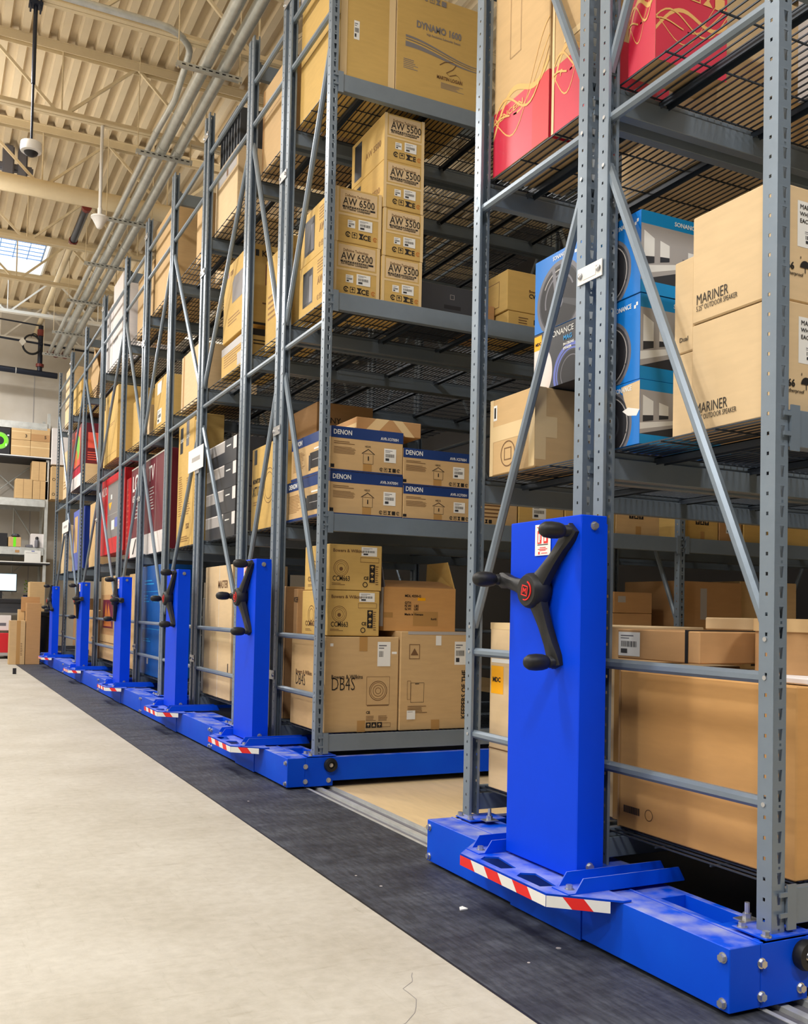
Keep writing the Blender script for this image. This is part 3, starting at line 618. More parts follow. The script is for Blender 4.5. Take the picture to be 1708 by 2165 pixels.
# ---------------------------------------------------------------- boxes with printing
class Face:
    """lays flat print on a box face. F: face looking to -X (u from far edge to near edge); S: face looking to -Y (u along +X)"""
    def __init__(s, kind, W, D, H): s.k = kind; s.w = D if kind == 'F' else W; s.h = H; s.W = W; s.D = D
    def P(s, u, v, o): return (-.0006-o, s.D-u*s.w, v*s.h) if s.k == 'F' else (u*s.w, -.0006-o, v*s.h)
def art_mesh(kind, dims, items):
    W, D, H = dims; f = Face(kind, W, D, H); prints, stick, tapes, texts, n, extra = MB(), MB(), MB(), [], [0], []
    slots = {id(prints): [], id(stick): [], id(tapes): []}
    def mi(mb, k):
        l = slots[id(mb)]
        if k not in l: l.append(k)
        return l.index(k)
    def clip(pts):
        for ax, lim, sg in ((0, 0, 1), (0, 1, -1), (1, 0, 1), (1, 1, -1)):
            out = []
            for p, q in zip(pts, pts[1:]+pts[:1]):
                dp, dq = (p[ax]-lim)*sg, (q[ax]-lim)*sg
                if dp >= 0: out.append(p)
                if (dp > 0 and dq < 0) or (dp < 0 and dq > 0): t_ = dp/(dp-dq); out.append((p[0]+(q[0]-p[0])*t_, p[1]+(q[1]-p[1])*t_))
            pts = out
            if len(pts) < 3: return None
        return pts
    def poly(mb, pts, k, o=None):
        pts = clip(list(pts))
        if not pts: return
        n[0] += 1; o = (n[0] % 40)*.00006 if o is None else o
        mb.quad(*[f.P(u, v, o) for u, v in pts], m=mi(mb, k))
    def rect(mb, a, b, c, d, k): poly(mb, [(a, b), (c, b), (c, d), (a, d)], k)
    def disc(mb, u, v, r1, k, r0=0, a0=0, a1=2*PI, N=36, sy=1):
        rr = lambda a, r: (u+r*math.cos(a)/f.w, v+r*math.sin(a)*sy/f.h)
        n[0] += 1; o = (n[0] % 40)*.00006
        for j in range(N):
            a, b = a0+(a1-a0)*j/N, a0+(a1-a0)*(j+1)/N
            q = [rr(a, r1), rr(b, r1), rr(b, r0), rr(a, r0)] if r0 else [(u, v), rr(a, r1), rr(b, r1)]
            q = clip(q)
            if q: mb.quad(*[f.P(*p, o) for p in q], m=mi(mb, k))
    def clamp(t): return max(0, min(1, t))
    for it in items:
        c = it[0]
        if c in ('l', 's', 'tape'):
            stick = tapes = MB(); slots[id(stick)] = []; extra.append((stick, 'packing_tape' if c == 'tape' else 'paper_label'))
        if c == 't':
            _, s_, u, v, size, k = it[:6]; bold = it[6] if len(it) > 6 else 0; sx = it[7] if len(it) > 7 else 1
            me = text_mesh(s_, size, k, f.k, bold, 'LEFT', sx); texts.append((s_, me, f.P(u, v, .0012)))
        elif c == 'r': rect(prints, *it[1:6])
        elif c == 'o':   # outline
            a, b, x, d, k = it[1:6]; t = it[6] if len(it) > 6 else .002; tu, tv = t/f.w, t/f.h
            rect(prints, a, b, x, b+tv, k); rect(prints, a, d-tv, x, d, k); rect(prints, a, b, a+tu, d, k); rect(prints, x-tu, b, x, d, k)
        elif c == 'd': disc(prints, it[1], it[2], it[3], it[4], *(it[5:]))
        elif c == 'y': poly(prints, it[1], it[2])
        elif c == 'p':   # lines of small print
            a, b, x, d, N, k = it[1:7]; rnd = random.Random(int(a*1000)+N)
            for j in range(N):
                vv = b+(d-b)*(j+.25)/N; rect(prints, a, vv, a+(x-a)*rnd.uniform(.65, 1), vv+(d-b)/N*.38, k)
        elif c == 'i':   # row of handling symbols
            u, v, s_, N, k = it[1:6]; su, sv = s_/f.w, s_/f.h
            for j in range(N):
                a = u+j*su*1.25; 
                if j % 4 == 0: disc(prints, a+su/2, v+sv/2, s_*.48, k, s_*.3, 0.3, 5.6, 14); rect(prints, a+su*.4, v+sv*.35, a+su*.62, v+sv*.6, k)
                elif j % 4 == 1: tu = su*.1; rect(prints, a, v, a+su, v+sv*.1, k); rect(prints, a, v+sv*.9, a+su, v+sv, k); rect(prints, a, v, a+tu, v+sv, k); rect(prints, a+su-tu, v, a+su, v+sv, k); poly(prints, [(a+su*.2, v+sv*.5), (a+su*.8, v+sv*.5), (a+su*.5, v+sv*.85)], k); rect(prints, a+su*.46, v+sv*.15, a+su*.54, v+sv*.5, k)
                elif j % 4 == 2: poly(prints, [(a, v), (a+su, v), (a+su*.62, v+sv*.45), (a+su, v+sv), (a, v+sv), (a+su*.38, v+sv*.45)], k)
                else: rect(prints, a, v, a+su, v+sv, k); 
        elif c == 'I':   # solid black pictogram squares
            u, v, s_, N, k, bg = it[1:7]; su, sv = s_/f.w, s_/f.h
            for j in range(N):
                a = u+j*su*1.12; rect(prints, a, v, a+su, v+sv, k)
                if j % 2: poly(prints, [(a+su*.2, v+sv*.25), (a+su*.8, v+sv*.25), (a+su*.5, v+sv*.8)], bg)
                else: disc(prints, a+su/2, v+sv*.5, s_*.28, bg, 0, 0, PI, 10); rect(prints, a+su*.45, v+sv*.2, a+su*.55, v+sv*.5, bg)
        elif c == 'l':   # white sticker with bar code
            a, b, x, d = it[1:5]; rect(stick, a, b, x, d, 'white'); rnd = random.Random(3)
            wv, hv = x-a, d-b; rect(stick, a+wv*.1, b+hv*.82, a+wv*.7, b+hv*.87, 'mid'); rect(stick, a+wv*.1, b+hv*.72, a+wv*.5, b+hv*.76, 'mid')
            t = a+wv*.12
            while t < a+wv*.85: q = rnd.uniform(.015, .04)*wv; rect(stick, t, b+hv*.38, t+q, b+hv*.62, 'ink'); t += q*2
            rect(stick, a+wv*.12, b+hv*.12, a+wv*.42, b+hv*.3, 'dark')
        elif c == 's': rect(stick, *it[1:6])
        elif c == 'tape': rect(tapes, *it[1:5], it[5] if len(it) > 5 else 'tape')
    out = []
    for mb, nm in [(prints, 'printed_artwork')]+extra:
        if mb.f:
            me = bpy.data.meshes.new(nm); me.from_pydata(mb.v, [], mb.f)
            for k in slots[id(mb)]: me.materials.append(K[k])
            me.polygons.foreach_set('material_index', mb.m); out.append((nm, me, (0, 0, 0)))
    for s_, me, p in texts: out.append(('lettering', me, p))
    return out
BOXM = {}
def box_mesh(W, D, H, mt, bev=.004):
    key = (round(W, 3), round(D, 3), round(H, 3), mt)
    if key not in BOXM:
        BOXM[key] = MB().box(0, W, 0, D, 0, H).mesh('box', mt, bevel=bev)
    return BOXM[key]
ARTC = {}
def B(label, x, y, z, mt='tan', F=(), S=(), name='cardboard_box', cat='box', group=None, rz=0, seam=True):
    W, D, H = x[1]-x[0], y[1]-y[0], z[1]-z[0]
    o = ob(name, box_mesh(W, D, H, mt), None, (x[0], y[0], z[0]+.0005)); o.rotation_euler = (0, 0, rz)
    tag(o, label, cat, group)
    key = (round(W, 3), round(D, 3), round(H, 3), F, S)
    if key not in ARTC:
        ARTC[key] = (art_mesh('F', (W, D, H), F) if F else [])+(art_mesh('S', (W, D, H), S) if S else [])
    for nm, me, p in ARTC[key]: ob(nm, me, o, p)
    return o
def P_(s, a, b=None): return tuple(s)
# ---- second carriage, aisle side (faces look towards the camera and along the aisle)
Y2 = 3.50
dark_speaker = (('r', .12, .16, .42, .84, 'deep'), ('r', .145, .22, .29, .78, 'dark'), ('r', .31, .2, .4, .7, 'mid'), ('t', 'AW 6500', .56, .42, .07, 'softink', .001, .8), ('p', .55, .62, .9, .9, 5, 'softink'), ('i', .55, .12, .035, 4, 'softink'))
def aw(t): return (('r', .10, .56, .9, .96, 'pale'), ('t', 'Definitive Technology', .2, .84, .024, 'brownink', 0, .8), ('t', t, .16, .69, .066, 'ink', .0004, .82), ('r', .15, .635, .86, .672, 'deep'),
    ('t', 'OUTDOOR', .19, .641, .0135, 'pale', 0, 2.6), ('t', 'All-Weather Loudspeaker', .16, .595, .022, 'ink', .0002, .8), ('l', .27, .28, .43, .42), ('l', .5, .26, .8, .46), ('i', .22, .1, .036, 3, 'ink'), ('t', 'CE', .6, .1, .045, 'ink', .001), ('i', .82, .1, .03, 1, 'amber'), ('tape', .0, .49, 1, .53), ('tape', .0, .0, .07, 1), ('tape', .93, 0, 1, 1))
B('wider golden carton, lower of two at the corner post, third shelf, second carriage', (.25, .565), (Y2+.03, 4.13), (3.003, 3.345), 'yel', dark_speaker, aw('AW 6500'))
B('wider golden speaker carton resting on its twin at the corner post, third shelf', (.255, .57), (Y2+.03, 4.13), (3.347, 3.69), 'yel', dark_speaker, aw('AW 6500'))
for k, lab in enumerate(('lowest of the four-high narrow stack', 'second from the bottom of the four-high narrow stack', 'third from the bottom of the four-high narrow stack', 'topmost of the four-high narrow stack')):
    B('shiny taped speaker carton, '+lab, (.575+.004*(k % 2), .86+.004*(k % 2)), (Y2+.02+.01*(k == 3), 4.05), (3.003+k*.308, 3.308+k*.308), 'yel', (('r', .1, .1, .32, .9, 'deep') if k else ('r', .1, .1, .3, .8, 'deep'), ('t', 'AW 5500', .45, .35, .06, 'softink')), aw('AW 5500'))
B('dark grey flat case with a hand slot, right of the four-high carton stack', (.90, 1.35), (Y2+.1, 4.1), (3.003, 3.225), 'dark', (), (('r', .38, .3, .66, .42, 'deep'), ('o', .48, .6, .55, .74, 'light')), name='equipment_case', cat='case')
cwm = (('t', 'Bowers & Wilkins', .42, .52, .026, 'brownink', .0006), ('t', 'CWM7.3', .42, .38, .042, 'ink', .001))
B('golden carton with small black lettering, seen left of the blue speaker boxes', (1.56, 1.98), (3.6, 4.1), (3.14, 3.42), 'yel', (('o', .2, .15, .8, .8, 'brownink', .004),), cwm)
B('low golden carton with black pictograms, under the lettered one left of the blue boxes', (1.57, 1.99), (3.6, 4.1), (3.003, 3.137), 'yel', (), (('I', .5, .45, .036, 3, 'ink', 'yel'), ('p', .2, .15, .4, .8, 5, 'brownink')))
B('small brown carton low on the third shelf, right of the dark grey case', (1.38, 1.555), (3.75, 4.1), (3.003, 3.2), 'brown')
den = lambda t: (('r', 0, .74, 1, 1, 'navy'), ('t', 'DENON', .03, .82, .042, 'white', .0006, .82), ('t', t, .68, .785, .026, 'white', .0001, .85), ('p', .04, .38, .4, .55, 7, 'brownink'), ('p', .04, .6, .36, .68, 2, 'brownink'), ('y', ((.42, .42), (.42, .44), (.51, .55), (.60, .44), (.60, .42), (.51, .53)), 'ink'), ('o', .44, .2, .58, .44, 'ink'), ('r', .505, .28, .52, .38, 'ink'), ('t', 'HEOS', .46, .58, .016, 'ink'), ('l', .73, .28, .90, .6), ('i', .67, .06, .024, 5, 'ink'), ('r', 0, .06, .05, .14, 'deep'), ('tape', .44, .0, .56, .2, 'btape'), ('tape', .44, .82, .56, 1, 'navy'), ('r', 0, 0, 1, .03, 'navy'))
denF = (('r', 0, .76, 1, 1, 'navy'), ('r', 0, 0, 1, .06, 'navy'), ('t', 'DENON', .06, .82, .045, 'white', .001), ('t', 'AVR', .8, .82, .03, 'white'), ('p', .06, .2, .36, .66, 12, 'softink'), ('r', .5, .18, .96, .55, 'deep'), ('r', .56, .36, .9, .375, 'light'), ('r', .47, .14, .52, .5, 'dark'), ('r', .6, .6, .85, .64, 'white'))
B('wide tan carton with a navy band, lower left of the four banded ones', (.25, .745), (Y2, 4.28), (1.65, 1.915), 'tan', denF, den('AVR-X4700H'))
B('wide tan carton with a navy band, upper left of the four banded ones', (.25, .742), (Y2-.0, 4.2), (1.918, 2.19), 'tan', denF, den('AVR-X3700H'))
B('tan carton with a navy band, lower right of the four, cut by the near post', (.75, 1.25), (Y2, 4.2), (1.65, 1.865), 'tan', (), den('AVR-X2700H'))
B('tan carton with a navy band, upper right of the four banded ones', (.745, 1.24), (Y2, 4.2), (1.868, 2.1), 'tan', (), den('AVR-X2700H'))
B('taped brown carton lying on top of the navy-banded cartons', (.47, .93), (3.62, 4.1), (2.193, 2.29), 'brown', (('tape', 0, .3, 1, .6),), (('y', ((.1, 0), (.3, 0), (.5, 1), (.3, 1)), 'tape'), ('y', ((.75, 0), (.9, 0), (.7, 1), (.55, 1)), 'tape')))
yc = [('tan carton with small black print, first one right of the navy-banded cartons', 1.27, 1.62, 'tan', 1), ('golden carton with a white label on the second shelf, behind the diagonal brace', 1.63, 2.0, 'yel', 2), ('plain golden carton on the second shelf, just left of the nearest blue column top', 2.01, 2.36, 'yel', 0), ('golden sliver of carton right of the nearest blue column, beside a tan carton', 2.38, 2.445, 'yel', 0),
      ('tan carton with three black pictograms, seen just right of the nearest blue column', 2.45, 2.85, 'tan', 3), ('golden carton right of the inner post on the second carriage, with black pictograms', 3.1, 3.42, 'yel', 3), ('tan carton with a white label between golden cartons, far right middle', 3.43, 3.66, 'brown', 2), ('golden carton left of the nearest post, on the second carriage', 3.68, 4.04, 'yel', 0), ('last golden carton at the right picture edge on the second carriage', 4.1, 4.5, 'yel', 0)]
for lab, a, b, mt, t in yc:
    B(lab, (a, b), (3.52, 3.9), (1.65, 1.86 if a < 3 else 1.85), mt, (), {0: (), 1: (('p', .1, .2, .7, .8, 5, 'brownink'), ('i', .1, .05, .024, 4, 'ink')), 2: (('l', .3, .3, .6, .75),), 3: (('I', .3, .55, .04, 3, 'ink', 'tan'), ('tape', .45, 0, .57, .3, 'btape'))}[t])
ccm = (('t', 'Bowers & Wilkins', .06, .83, .028, 'brownink', .0004), ('d', .22, .48, .05, 'brownink', .047), ('d', .22, .48, .04, 'brownink', .038), ('d', .22, .48, .028, 'brownink', .026), ('d', .22, .46, .012, 'brownink'), ('t', 'CCM663', .06, .2, .044, 'ink', .0002, .72), ('p', .05, .1, .3, .16, 2, 'brownink'), ('l', .6, .76, .9, .96), ('o', .58, .62, .94, .73, 'brownink'), ('I', .76, .44, .038, 1, 'ink', 'yel'), ('I', .76, .18, .038, 1, 'ink', 'yel'), ('I', .76, .3, .038, 1, 'ink', 'yel'), ('t', 'CE', .65, .24, .028, 'ink', .0008), ('d', .68, .13, .017, 'ink', .012), ('p', .88, .12, .94, .56, 9, 'brownink'))
ccF = (('d', .38, .45, .06, 'brownink', .055), ('d', .38, .45, .04, 'brownink', .036), ('t', 'CCM663', .15, .2, .045, 'brownink', .0005), ('p', .15, .08, .4, .14, 2, 'brownink'))
B('golden carton with a round speaker drawing, lower of two beside the corner post', (.27, .62), (3.54, 3.98), (.905, 1.185), 'yel', ccF, ccm)
B('golden carton with a round speaker drawing, upper of two beside the corner post', (.275, .63), (3.54, 3.96), (1.188, 1.47), 'yel', ccF, ccm)
db = (('t', 'Bowers & Wilkins', .08, .56, .036, 'ink', .0003, .8), ('t', 'DB4S', .08, .44, .115, 'ink', -.0012, .62), ('o', .56, .28, .88, .58, 'brownink'), ('d', .72, .43, .062, 'brownink', .058), ('d', .72, .43, .052, 'brownink', .049), ('d', .72, .43, .036, 'brownink', .033), ('d', .72, .43, .02, 'brownink', .017), ('r', .57, .27, .87, .278, 'brownink'), ('t', 'CE', .56, .19, .022, 'ink', .0006), ('p', .56, .11, .7, .17, 4, 'brownink'), ('p', .73, .11, .86, .17, 4, 'brownink'), ('I', .56, .04, .034, 3, 'ink', 'tan'), ('o', .78, .045, .9, .09, 'brownink'), ('l', .7, .69, .88, .95), ('s', .9, .82, .97, .845, 'white'), ('s', .06, .9, .1, .93, 'white'), ('tape', .45, .85, .56, 1, 'btape'), ('tape', .44, .0, .55, .12, 'btape'))
dbF = (('t', 'Bowers & Wilkins', .15, .57, .04, 'brownink'), ('t', 'DB4S', .15, .45, .105, 'ink', -.001, .75), ('p', .72, .12, .82, .3, 8, 'brownink'), ('I', .74, .05, .034, 2, 'ink', 'tan'), ('d', .9, .45, .06, 'brownink', .056), ('s', .92, .86, .98, .96, 'white'))
B('big tan carton with large thin letters and concentric circles, bottom shelf, second carriage', (.255, .752), (Y2+.02, 4.12), (.314, .9), 'tan', dbF, db)
mlc = (('t', 'KEEPERS OF THE', .88, .1, .05, 'ink', .001, .85), ('l', .78, .66, .95, .9), ('o', .12, .72, .27, .87, 'brownink', .004), ('y', ((.14, .76), (.25, .76), (.195, .83)), 'brownink'), ('o', .15, .28, .34, .48, 'ink'), ('o', .1, .31, .15, .5, 'brownink'), ('r', .21, .465, .27, .472, 'ink'), ('p', .11, .17, .4, .25, 5, 'brownink'), ('l', .1, .11, .22, .2), ('tape', .45, .0, .57, .1, 'btape'), ('tape', .1, .97, 1, 1, 'light'), ('s', .5, .86, .58, .96, 'white'))
o = B('big tan carton with sideways black lettering at its right edge, bottom shelf', (.76, 1.26), (Y2+.01, 4.15), (.314, .938), 'tan', (), mlc)
for ch in o.children:
    if ch.name.startswith('lettering'): ch.rotation_euler = (0, -PI/2, 0); ch.location.x = .48
B('brown carton just behind the concentric-circle carton, seen past the lower frame rails', (.29, .8), (4.13, 4.2), (.314, 1.2), 'brown', (('t', 'KEF', .1, .9, .05, 'ink'),))
B('tall brown carton with a dark outline, far half of the second carriage, bottom shelf', (.28, .8), (4.33, 4.9), (.314, 1.22), 'brown', (('t', 'KEF', .55, .88, .055, 'ink', .002), ('o', .5, .3, .95, .82, 'ink', .005)), ())
# open box
t = thing('open_carton', 'small worn carton with raised open flaps on the bottom shelf, lettered on the front', 'box', (.68, 3.6, .9395))
MB().box(0, .52, 0, .006, 0, .28).box(0, .52, .404, .41, 0, .28).box(0, .006, .006, .404, 0, .28).box(.514, .52, .006, .404, 0, .28).box(.006, .514, .006, .404, 0, .006).build('carton_body', 'orange', t)
MB().quad((.005, .0, .279), (.005, .39, .279), (-.012, .37, .46), (-.012, .03, .46)).build('flap', 'mid', t).modifiers.new('s', 'SOLIDIFY').thickness = .006
MB().quad((.515, .0, .279), (.515, .4, .279), (.50, .36, .455), (.47, .02, .455)).build('flap', 'yel', t).modifiers.new('s', 'SOLIDIFY').thickness = .006
MB().quad((.01, .005, .28), (.51, .005, .28), (.50, .2, .325), (.02, .2, .325)).build('flap', 'brown', t).modifiers.new('s', 'SOLIDIFY').thickness = .006
for nm, me, p in art_mesh('F', (.52, .41, .28), (('s', .0, .1, .97, .99, 'white'), ('p', .3, .5, .6, .64, 2, 'mid'), ('I', .6, .22, .04, 1, 'mid', 'white'))): ob(nm, me, t, p)
for nm, me, p in art_mesh('S', (.52, .41, .28), (('t', 'MDL 4250-G', .28, .78, .022, 'ink', .0005), ('t', 'QTY:', .28, .62, .022, 'ink', .0005), ('t', 'N.W:   LBS', .28, .55, .022, 'ink', .0005), ('t', 'G.W:   LBS', .28, .48, .022, 'ink', .0005), ('t', 'Made in Vietnam', .28, .36, .02, 'ink', .0004), ('t', 'RoHS', .65, .26, .018, 'ink', .0004), ('s', .46, .7, .57, .77, 'yellow'), ('tape', 0, .3, .12, .42, 'btape'), ('tape', .4, .12, .75, .45, 'btape'))): ob(nm, me, t, p)
dyn = [('t', 'DYNAMO 1600', .22, .66, .062, 'greyink', .002, .8), ('t', 'High Resolution Subwoofer System', .34, .61, .022, 'greyink', 0, .8), ('t', 'MARTIN LOGAN', .47, .235, .032, 'brownink', .0008, .8), ('p', .08, .24, .26, .34, 6, 'greyink'), ('p', .52, .15, .8, .21, 6, 'greyink')]
def wave(a, b, t0, t1, k):
    N = 14; up_, dn = [], []
    for j in range(N+1):
        u = .1+.86*j/N; s = (1-math.cos(j/N*PI))/2
        up_.append((u, a-(a-b)*s)); dn.append((u, a-(a-b)*s-(t0+(t1-t0)*j/N)))
    return [('y', (up_[j], up_[j+1], dn[j+1], dn[j]), k) for j in range(N)]
dyn += wave(.56, .44, .022, .006, 'greyink')+wave(.525, .42, .008, .005, 'greyink')+wave(.50, .40, .05, .006, 'greyink')
sc = [(.5, .37), (.56, .41), (.66, .43), (.70, .41), (.66, .36), (.58, .31), (.62, .29), (.7, .32), (.74, .3), (.76, .26)]
for a, b in zip(sc, sc[1:]): dyn.append(('y', (a, b, (b[0]+.006, b[1]-.006), (a[0]+.006, a[1]-.006)), 'brownink'))
dyn += [('i', .3, .93, .035, 4, 'greyink')]
B('large golden carton with grey wave print and letters, top shelf of the second carriage', (.632, 1.25), (3.49, 4.2), (4.36, 5.05), 'yel', (('tape', .9, 0, 1, 1),), tuple(dyn))
B('big plain golden carton with one bar-code sticker, left of the wave-printed carton', (.25, .625), (3.50, 4.2), (4.36, 5.15), 'yel', (('tape', 0, .5, 1, .505, 'ink'), ('r', 0, .88, 1, .885, 'brownink')), (('l', .24, .33, .34, .48), ('tape', 0, 0, .12, 1), ('tape', .88, 0, 1, 1)))
B('white carton with pale script, on the big plain carton above the corner post', (.25, .8), (3.55, 4.25), (5.151, 5.7), 'whitebox', (('t', 'Legally', .3, .1, .18, 'light', .003),))
B('large plain carton on the top shelf, far half of the second carriage', (.26, .9), (4.46, 5.06), (4.36, 5.02), 'tan', (('r', 0, .64, 1, .645, 'brownink'), ('r', .0, 0, .06, 1, 'brown')))
# second carriage lower dark goods seen through the nearest carriage
for k in range(6):
    B('dim flat brown carton, %s of the six-high stack right of the nearest blue column' % ('lowest', 'second', 'third', 'fourth', 'fifth', 'topmost')[k], (2.5+.01*(k % 2), 2.86), (3.6, 4.1), (.314+k*.155, .466+k*.155), 'brown', (), (('s', .1, .5, .3, .8, 'light'),) if k == 5 else (), group='flat cartons stacked in the dark')
B('dim brown carton with a pale tag just right of the inner post, bottom shelf', (3.1, 3.75), (3.6, 4.2), (.314, 1.34), 'brown', (), (('s', .35, .72, .45, .95, 'light'), ('s', .36, .1, .46, .2, 'light')))
B('dim tan carton behind the long diagonal brace, bottom shelf, right side', (3.78, 4.4), (3.65, 4.2), (.314, 1.36), 'tan', (), (('p', .2, .1, .5, .6, 8, 'ink'),))
# ---- nearest carriage, left-hand rack
B('tan carton with wide tape strips and a round stamp, second shelf, nearest carriage', (.24, .78), (1.30, 1.64), (1.65, 1.978), 'tan', (('s', .07, .72, .16, .92, 'white'), ('r', .095, .75, .135, .89, 'ink'), ('tape', .0, .44, 1, .64), ('tape', 0, 0, .08, 1), ('tape', .88, .02, 1, 1), ('d', .42, .25, .055, 'brownink', .05), ('o', .34, .17, .5, .33, 'brownink', .004)), (('tape', 0, .1, .1, 1), ('tape', .1, .38, .2, .64), ('I', .42, .8, .04, 1, 'ink', 'tan'), ('o', .42, .6, .5, .72, 'ink'), ('o', .42, .42, .5, .54, 'ink')))
def sonance(kind='F'):
    return (('r', 0, 0, 1, 1, 'sonblue'), ('d', .52, .36, .155, 'mid'), ('d', .52, .36, .138, 'dark'), ('d', .52, .36, .13, 'deep'), ('d', .52, .36, .12, 'light', .115, 1.0, 2.6), ('d', .52, .36, .1, 'mid', .092, .4, 3.4), ('y', ((.44, .3), (.5, .36), (.42, .8), (.36, .8)), 'mid'), ('y', ((.55, .3), (.62, .34), (1, .2), (.98, .1)), 'dark'), ('d', .5, .32, .032, 'mid'), ('d', .5, .32, .022, 'dark'), ('r', 0, 0, 1, .002, 'sonblue'), ('t', 'SONANCE', .38, .9, .024, 'white', .0003, .8), ('r', .88, .9, .93, .95, 'white'), ('r', .82, .86, .87, .9, 'white'))
def sonR():
    return (('r', 0, 0, 1, 1, 'sonblue'), ('d', -.12, .36, .128, 'mid'), ('d', -.12, .36, .116, 'dark'), ('d', -.12, .36, .106, 'light'), ('d', -.12, .36, .102, 'deep'), ('d', -.12, .36, .06, 'dark', .052), ('d', .52, .22, .004, 'deep'), ('t', 'SONANCE', .12, .86, .024, 'white', .0003, .8), ('r', .86, .87, .92, .91, 'white'), ('r', .79, .84, .85, .88, 'white'))
room = (('r', 0, 0, 1, 1, 'skyblue'), ('r', 0, .15, 1, .84, 'light'), ('y', ((0, .15), (.55, .38), (1, .3), (1, .15)), 'dark'), ('y', ((0, .32), (0, .22), (.5, .4), (.5, .45)), 'white'), ('y', ((0, .84), (.45, .62), (1, .7), (1, .84)), 'light'), ('y', ((.03, .34), (.14, .38), (.14, .68), (.03, .76)), 'white'), ('y', ((.2, .4), (.3, .43), (.3, .63), (.2, .67)), 'white'), ('y', ((.03, .34), (.14, .38), (.14, .46), (.03, .44)), 'dark'), ('y', ((.2, .4), (.3, .43), (.3, .48), (.2, .47)), 'dark'), ('r', .5, .42, .95, .6, 'white'), ('r', .58, .42, .6, .6, 'mid'), ('r', .7, .42, .72, .6, 'mid'), ('r', .5, .42, .95, .47, 'mid'), ('y', ((.42, .3), (.58, .26), (.64, .5), (.44, .5)), 'mid'), ('y', ((.45, .3), (.47, .3), (.43, .16), (.41, .16)), 'deep'), ('y', ((.56, .28), (.58, .28), (.6, .16), (.58, .16)), 'deep'), ('t', 'SONANCE', .35, .89, .022, 'white', .0004), ('r', .68, .9, .71, .94, 'white'), ('t', 'MAGNOLIA', .8, .89, .018, 'white'))
B('blue speaker box with a large speaker photograph, upper of two on the taped tan carton', (.32, .66), (1.10, 1.43), (2.225, 2.53), 'sonblue', sonance(), room)
B('dark grey speaker box with blue letters, on the taped tan carton', (.32, .66), (1.10, 1.43), (1.982, 2.222), 'dark', (('r', 0, 0, 1, 1, 'dark'), ('d', .0, .3, .13, 'whitebox', 0, -PI/2, PI/2), ('s', 0, .72, .16, .97, 'yellow'), ('t', 'MDC', .03, .8, .018, 'ink', .0004), ('d', .78, .15, .12, 'lav'), ('d', .78, .15, .105, 'dark'), ('d', .78, .15, .1, 'lav', .092), ('d', .78, .15, .085, 'deep'), ('d', .78, .15, .07, 'mid', .066), ('t', 'SONANCE', .34, .84, .034, 'white', 0, 1.0), ('t', 'MAG', .62, .72, .026, 'cyan', .0006), ('t', 'IN-CEILING', .62, .63, .014, 'white', .0004), ('t', 'SPEAKER', .62, .56, .014, 'white', .0004)), ())
B('blue speaker box behind the others on the second shelf, by the middle posts', (.45, .8), (.96, 1.08), (1.65, 2.1), 'sonblue', sonance(), ())
def swirl(k, u0=.0, v0=.0):
    r = []
    for ph, am, th in ((0, .10, .018), (.8, .13, .008), (1.6, .08, .006), (2.4, .15, .005)):
        N = 16; pts = [(u0+j/N, v0+.12+.16*j/N+am*math.sin(ph+j/N*5.5)*.6) for j in range(N+1)]
        for a, b in zip(pts, pts[1:]): r.append(('y', ((a[0], max(.01, a[1])), (min(1, b[0]), max(.01, b[1])), (min(1, b[0]), max(.02, b[1])+th), (a[0], max(.02, a[1])+th)), k))
    return r
B('tall carton with red base and gold swirls, left one, next to the nearest left post', (.24, .60), (1.24, 1.655), (2.968, 4.3), 'tan', (('r', 0, 0, 1, .21, 'crimson'), ('r', .72, 0, 1, .21, 'redbox'), *swirl('gold'), ('t', 'VENCEIN', .04, .17, .035, 'gold', .0006, 1.5), ('o', .3, .35, .5, .8, 'brownink')), (('r', 0, 0, 1, .21, 'crimson'),))
B('tall carton with red base and gold swirls, right one, beside the middle posts', (.245, .61), (.96, 1.225), (2.968, 4.3), 'tan', (('r', 0, 0, 1, .20, 'crimson'), *swirl('gold'), ('t', 'P', .2, .16, .035, 'gold', .0006), ('tape', 0, .0, .06, 1), ('tape', .3, .25, 1, .27)), (('r', 0, 0, 1, .21, 'crimson'),))
B('tan carton with a yellow sticker, just left of the nearest blue column', (.26, .9), (1.0, 1.64), (.314, .875), 'pale', (('s', .02, .72, .17, .93, 'yellow'), ('t', 'MDC', .04, .81, .028, 'ink', .0008), ('s', .02, .955, .28, .985, 'white'), ('r', 0, .3, 1, .31, 'brownink')), ())
B('pale carton lying on the yellow-stickered carton, left of the nearest blue column', (.26, .88), (1.02, 1.64), (.878, 1.02), 'pale', (('tape', 0, .8, 1, 1),), ())
o = MB().lathe([(.002, 0), (.03, .004), (.035, .02), (.02, .035), (.004, .04)], (0, 0, 0), 9).lathe([(.002, 0), (.02, .0), (.018, .03), (.002, .05)], (.0, -.04, .005), 7).lathe([(.002, 0), (.02, .0), (.022, .01), (.002, .016)], (.0, -.075, .0), 7, 1).lathe([(.002, .02), (.012, .02), (.01, .045), (.002, .05)], (.0, .012, .015), 6, 1).build('crumpled_plastic', ['white', 'yellow'], loc=(.34, 1.52, 1.021)); tag(o, 'small crumpled white and yellow plastic wrap on the pale carton', 'plastic wrap')
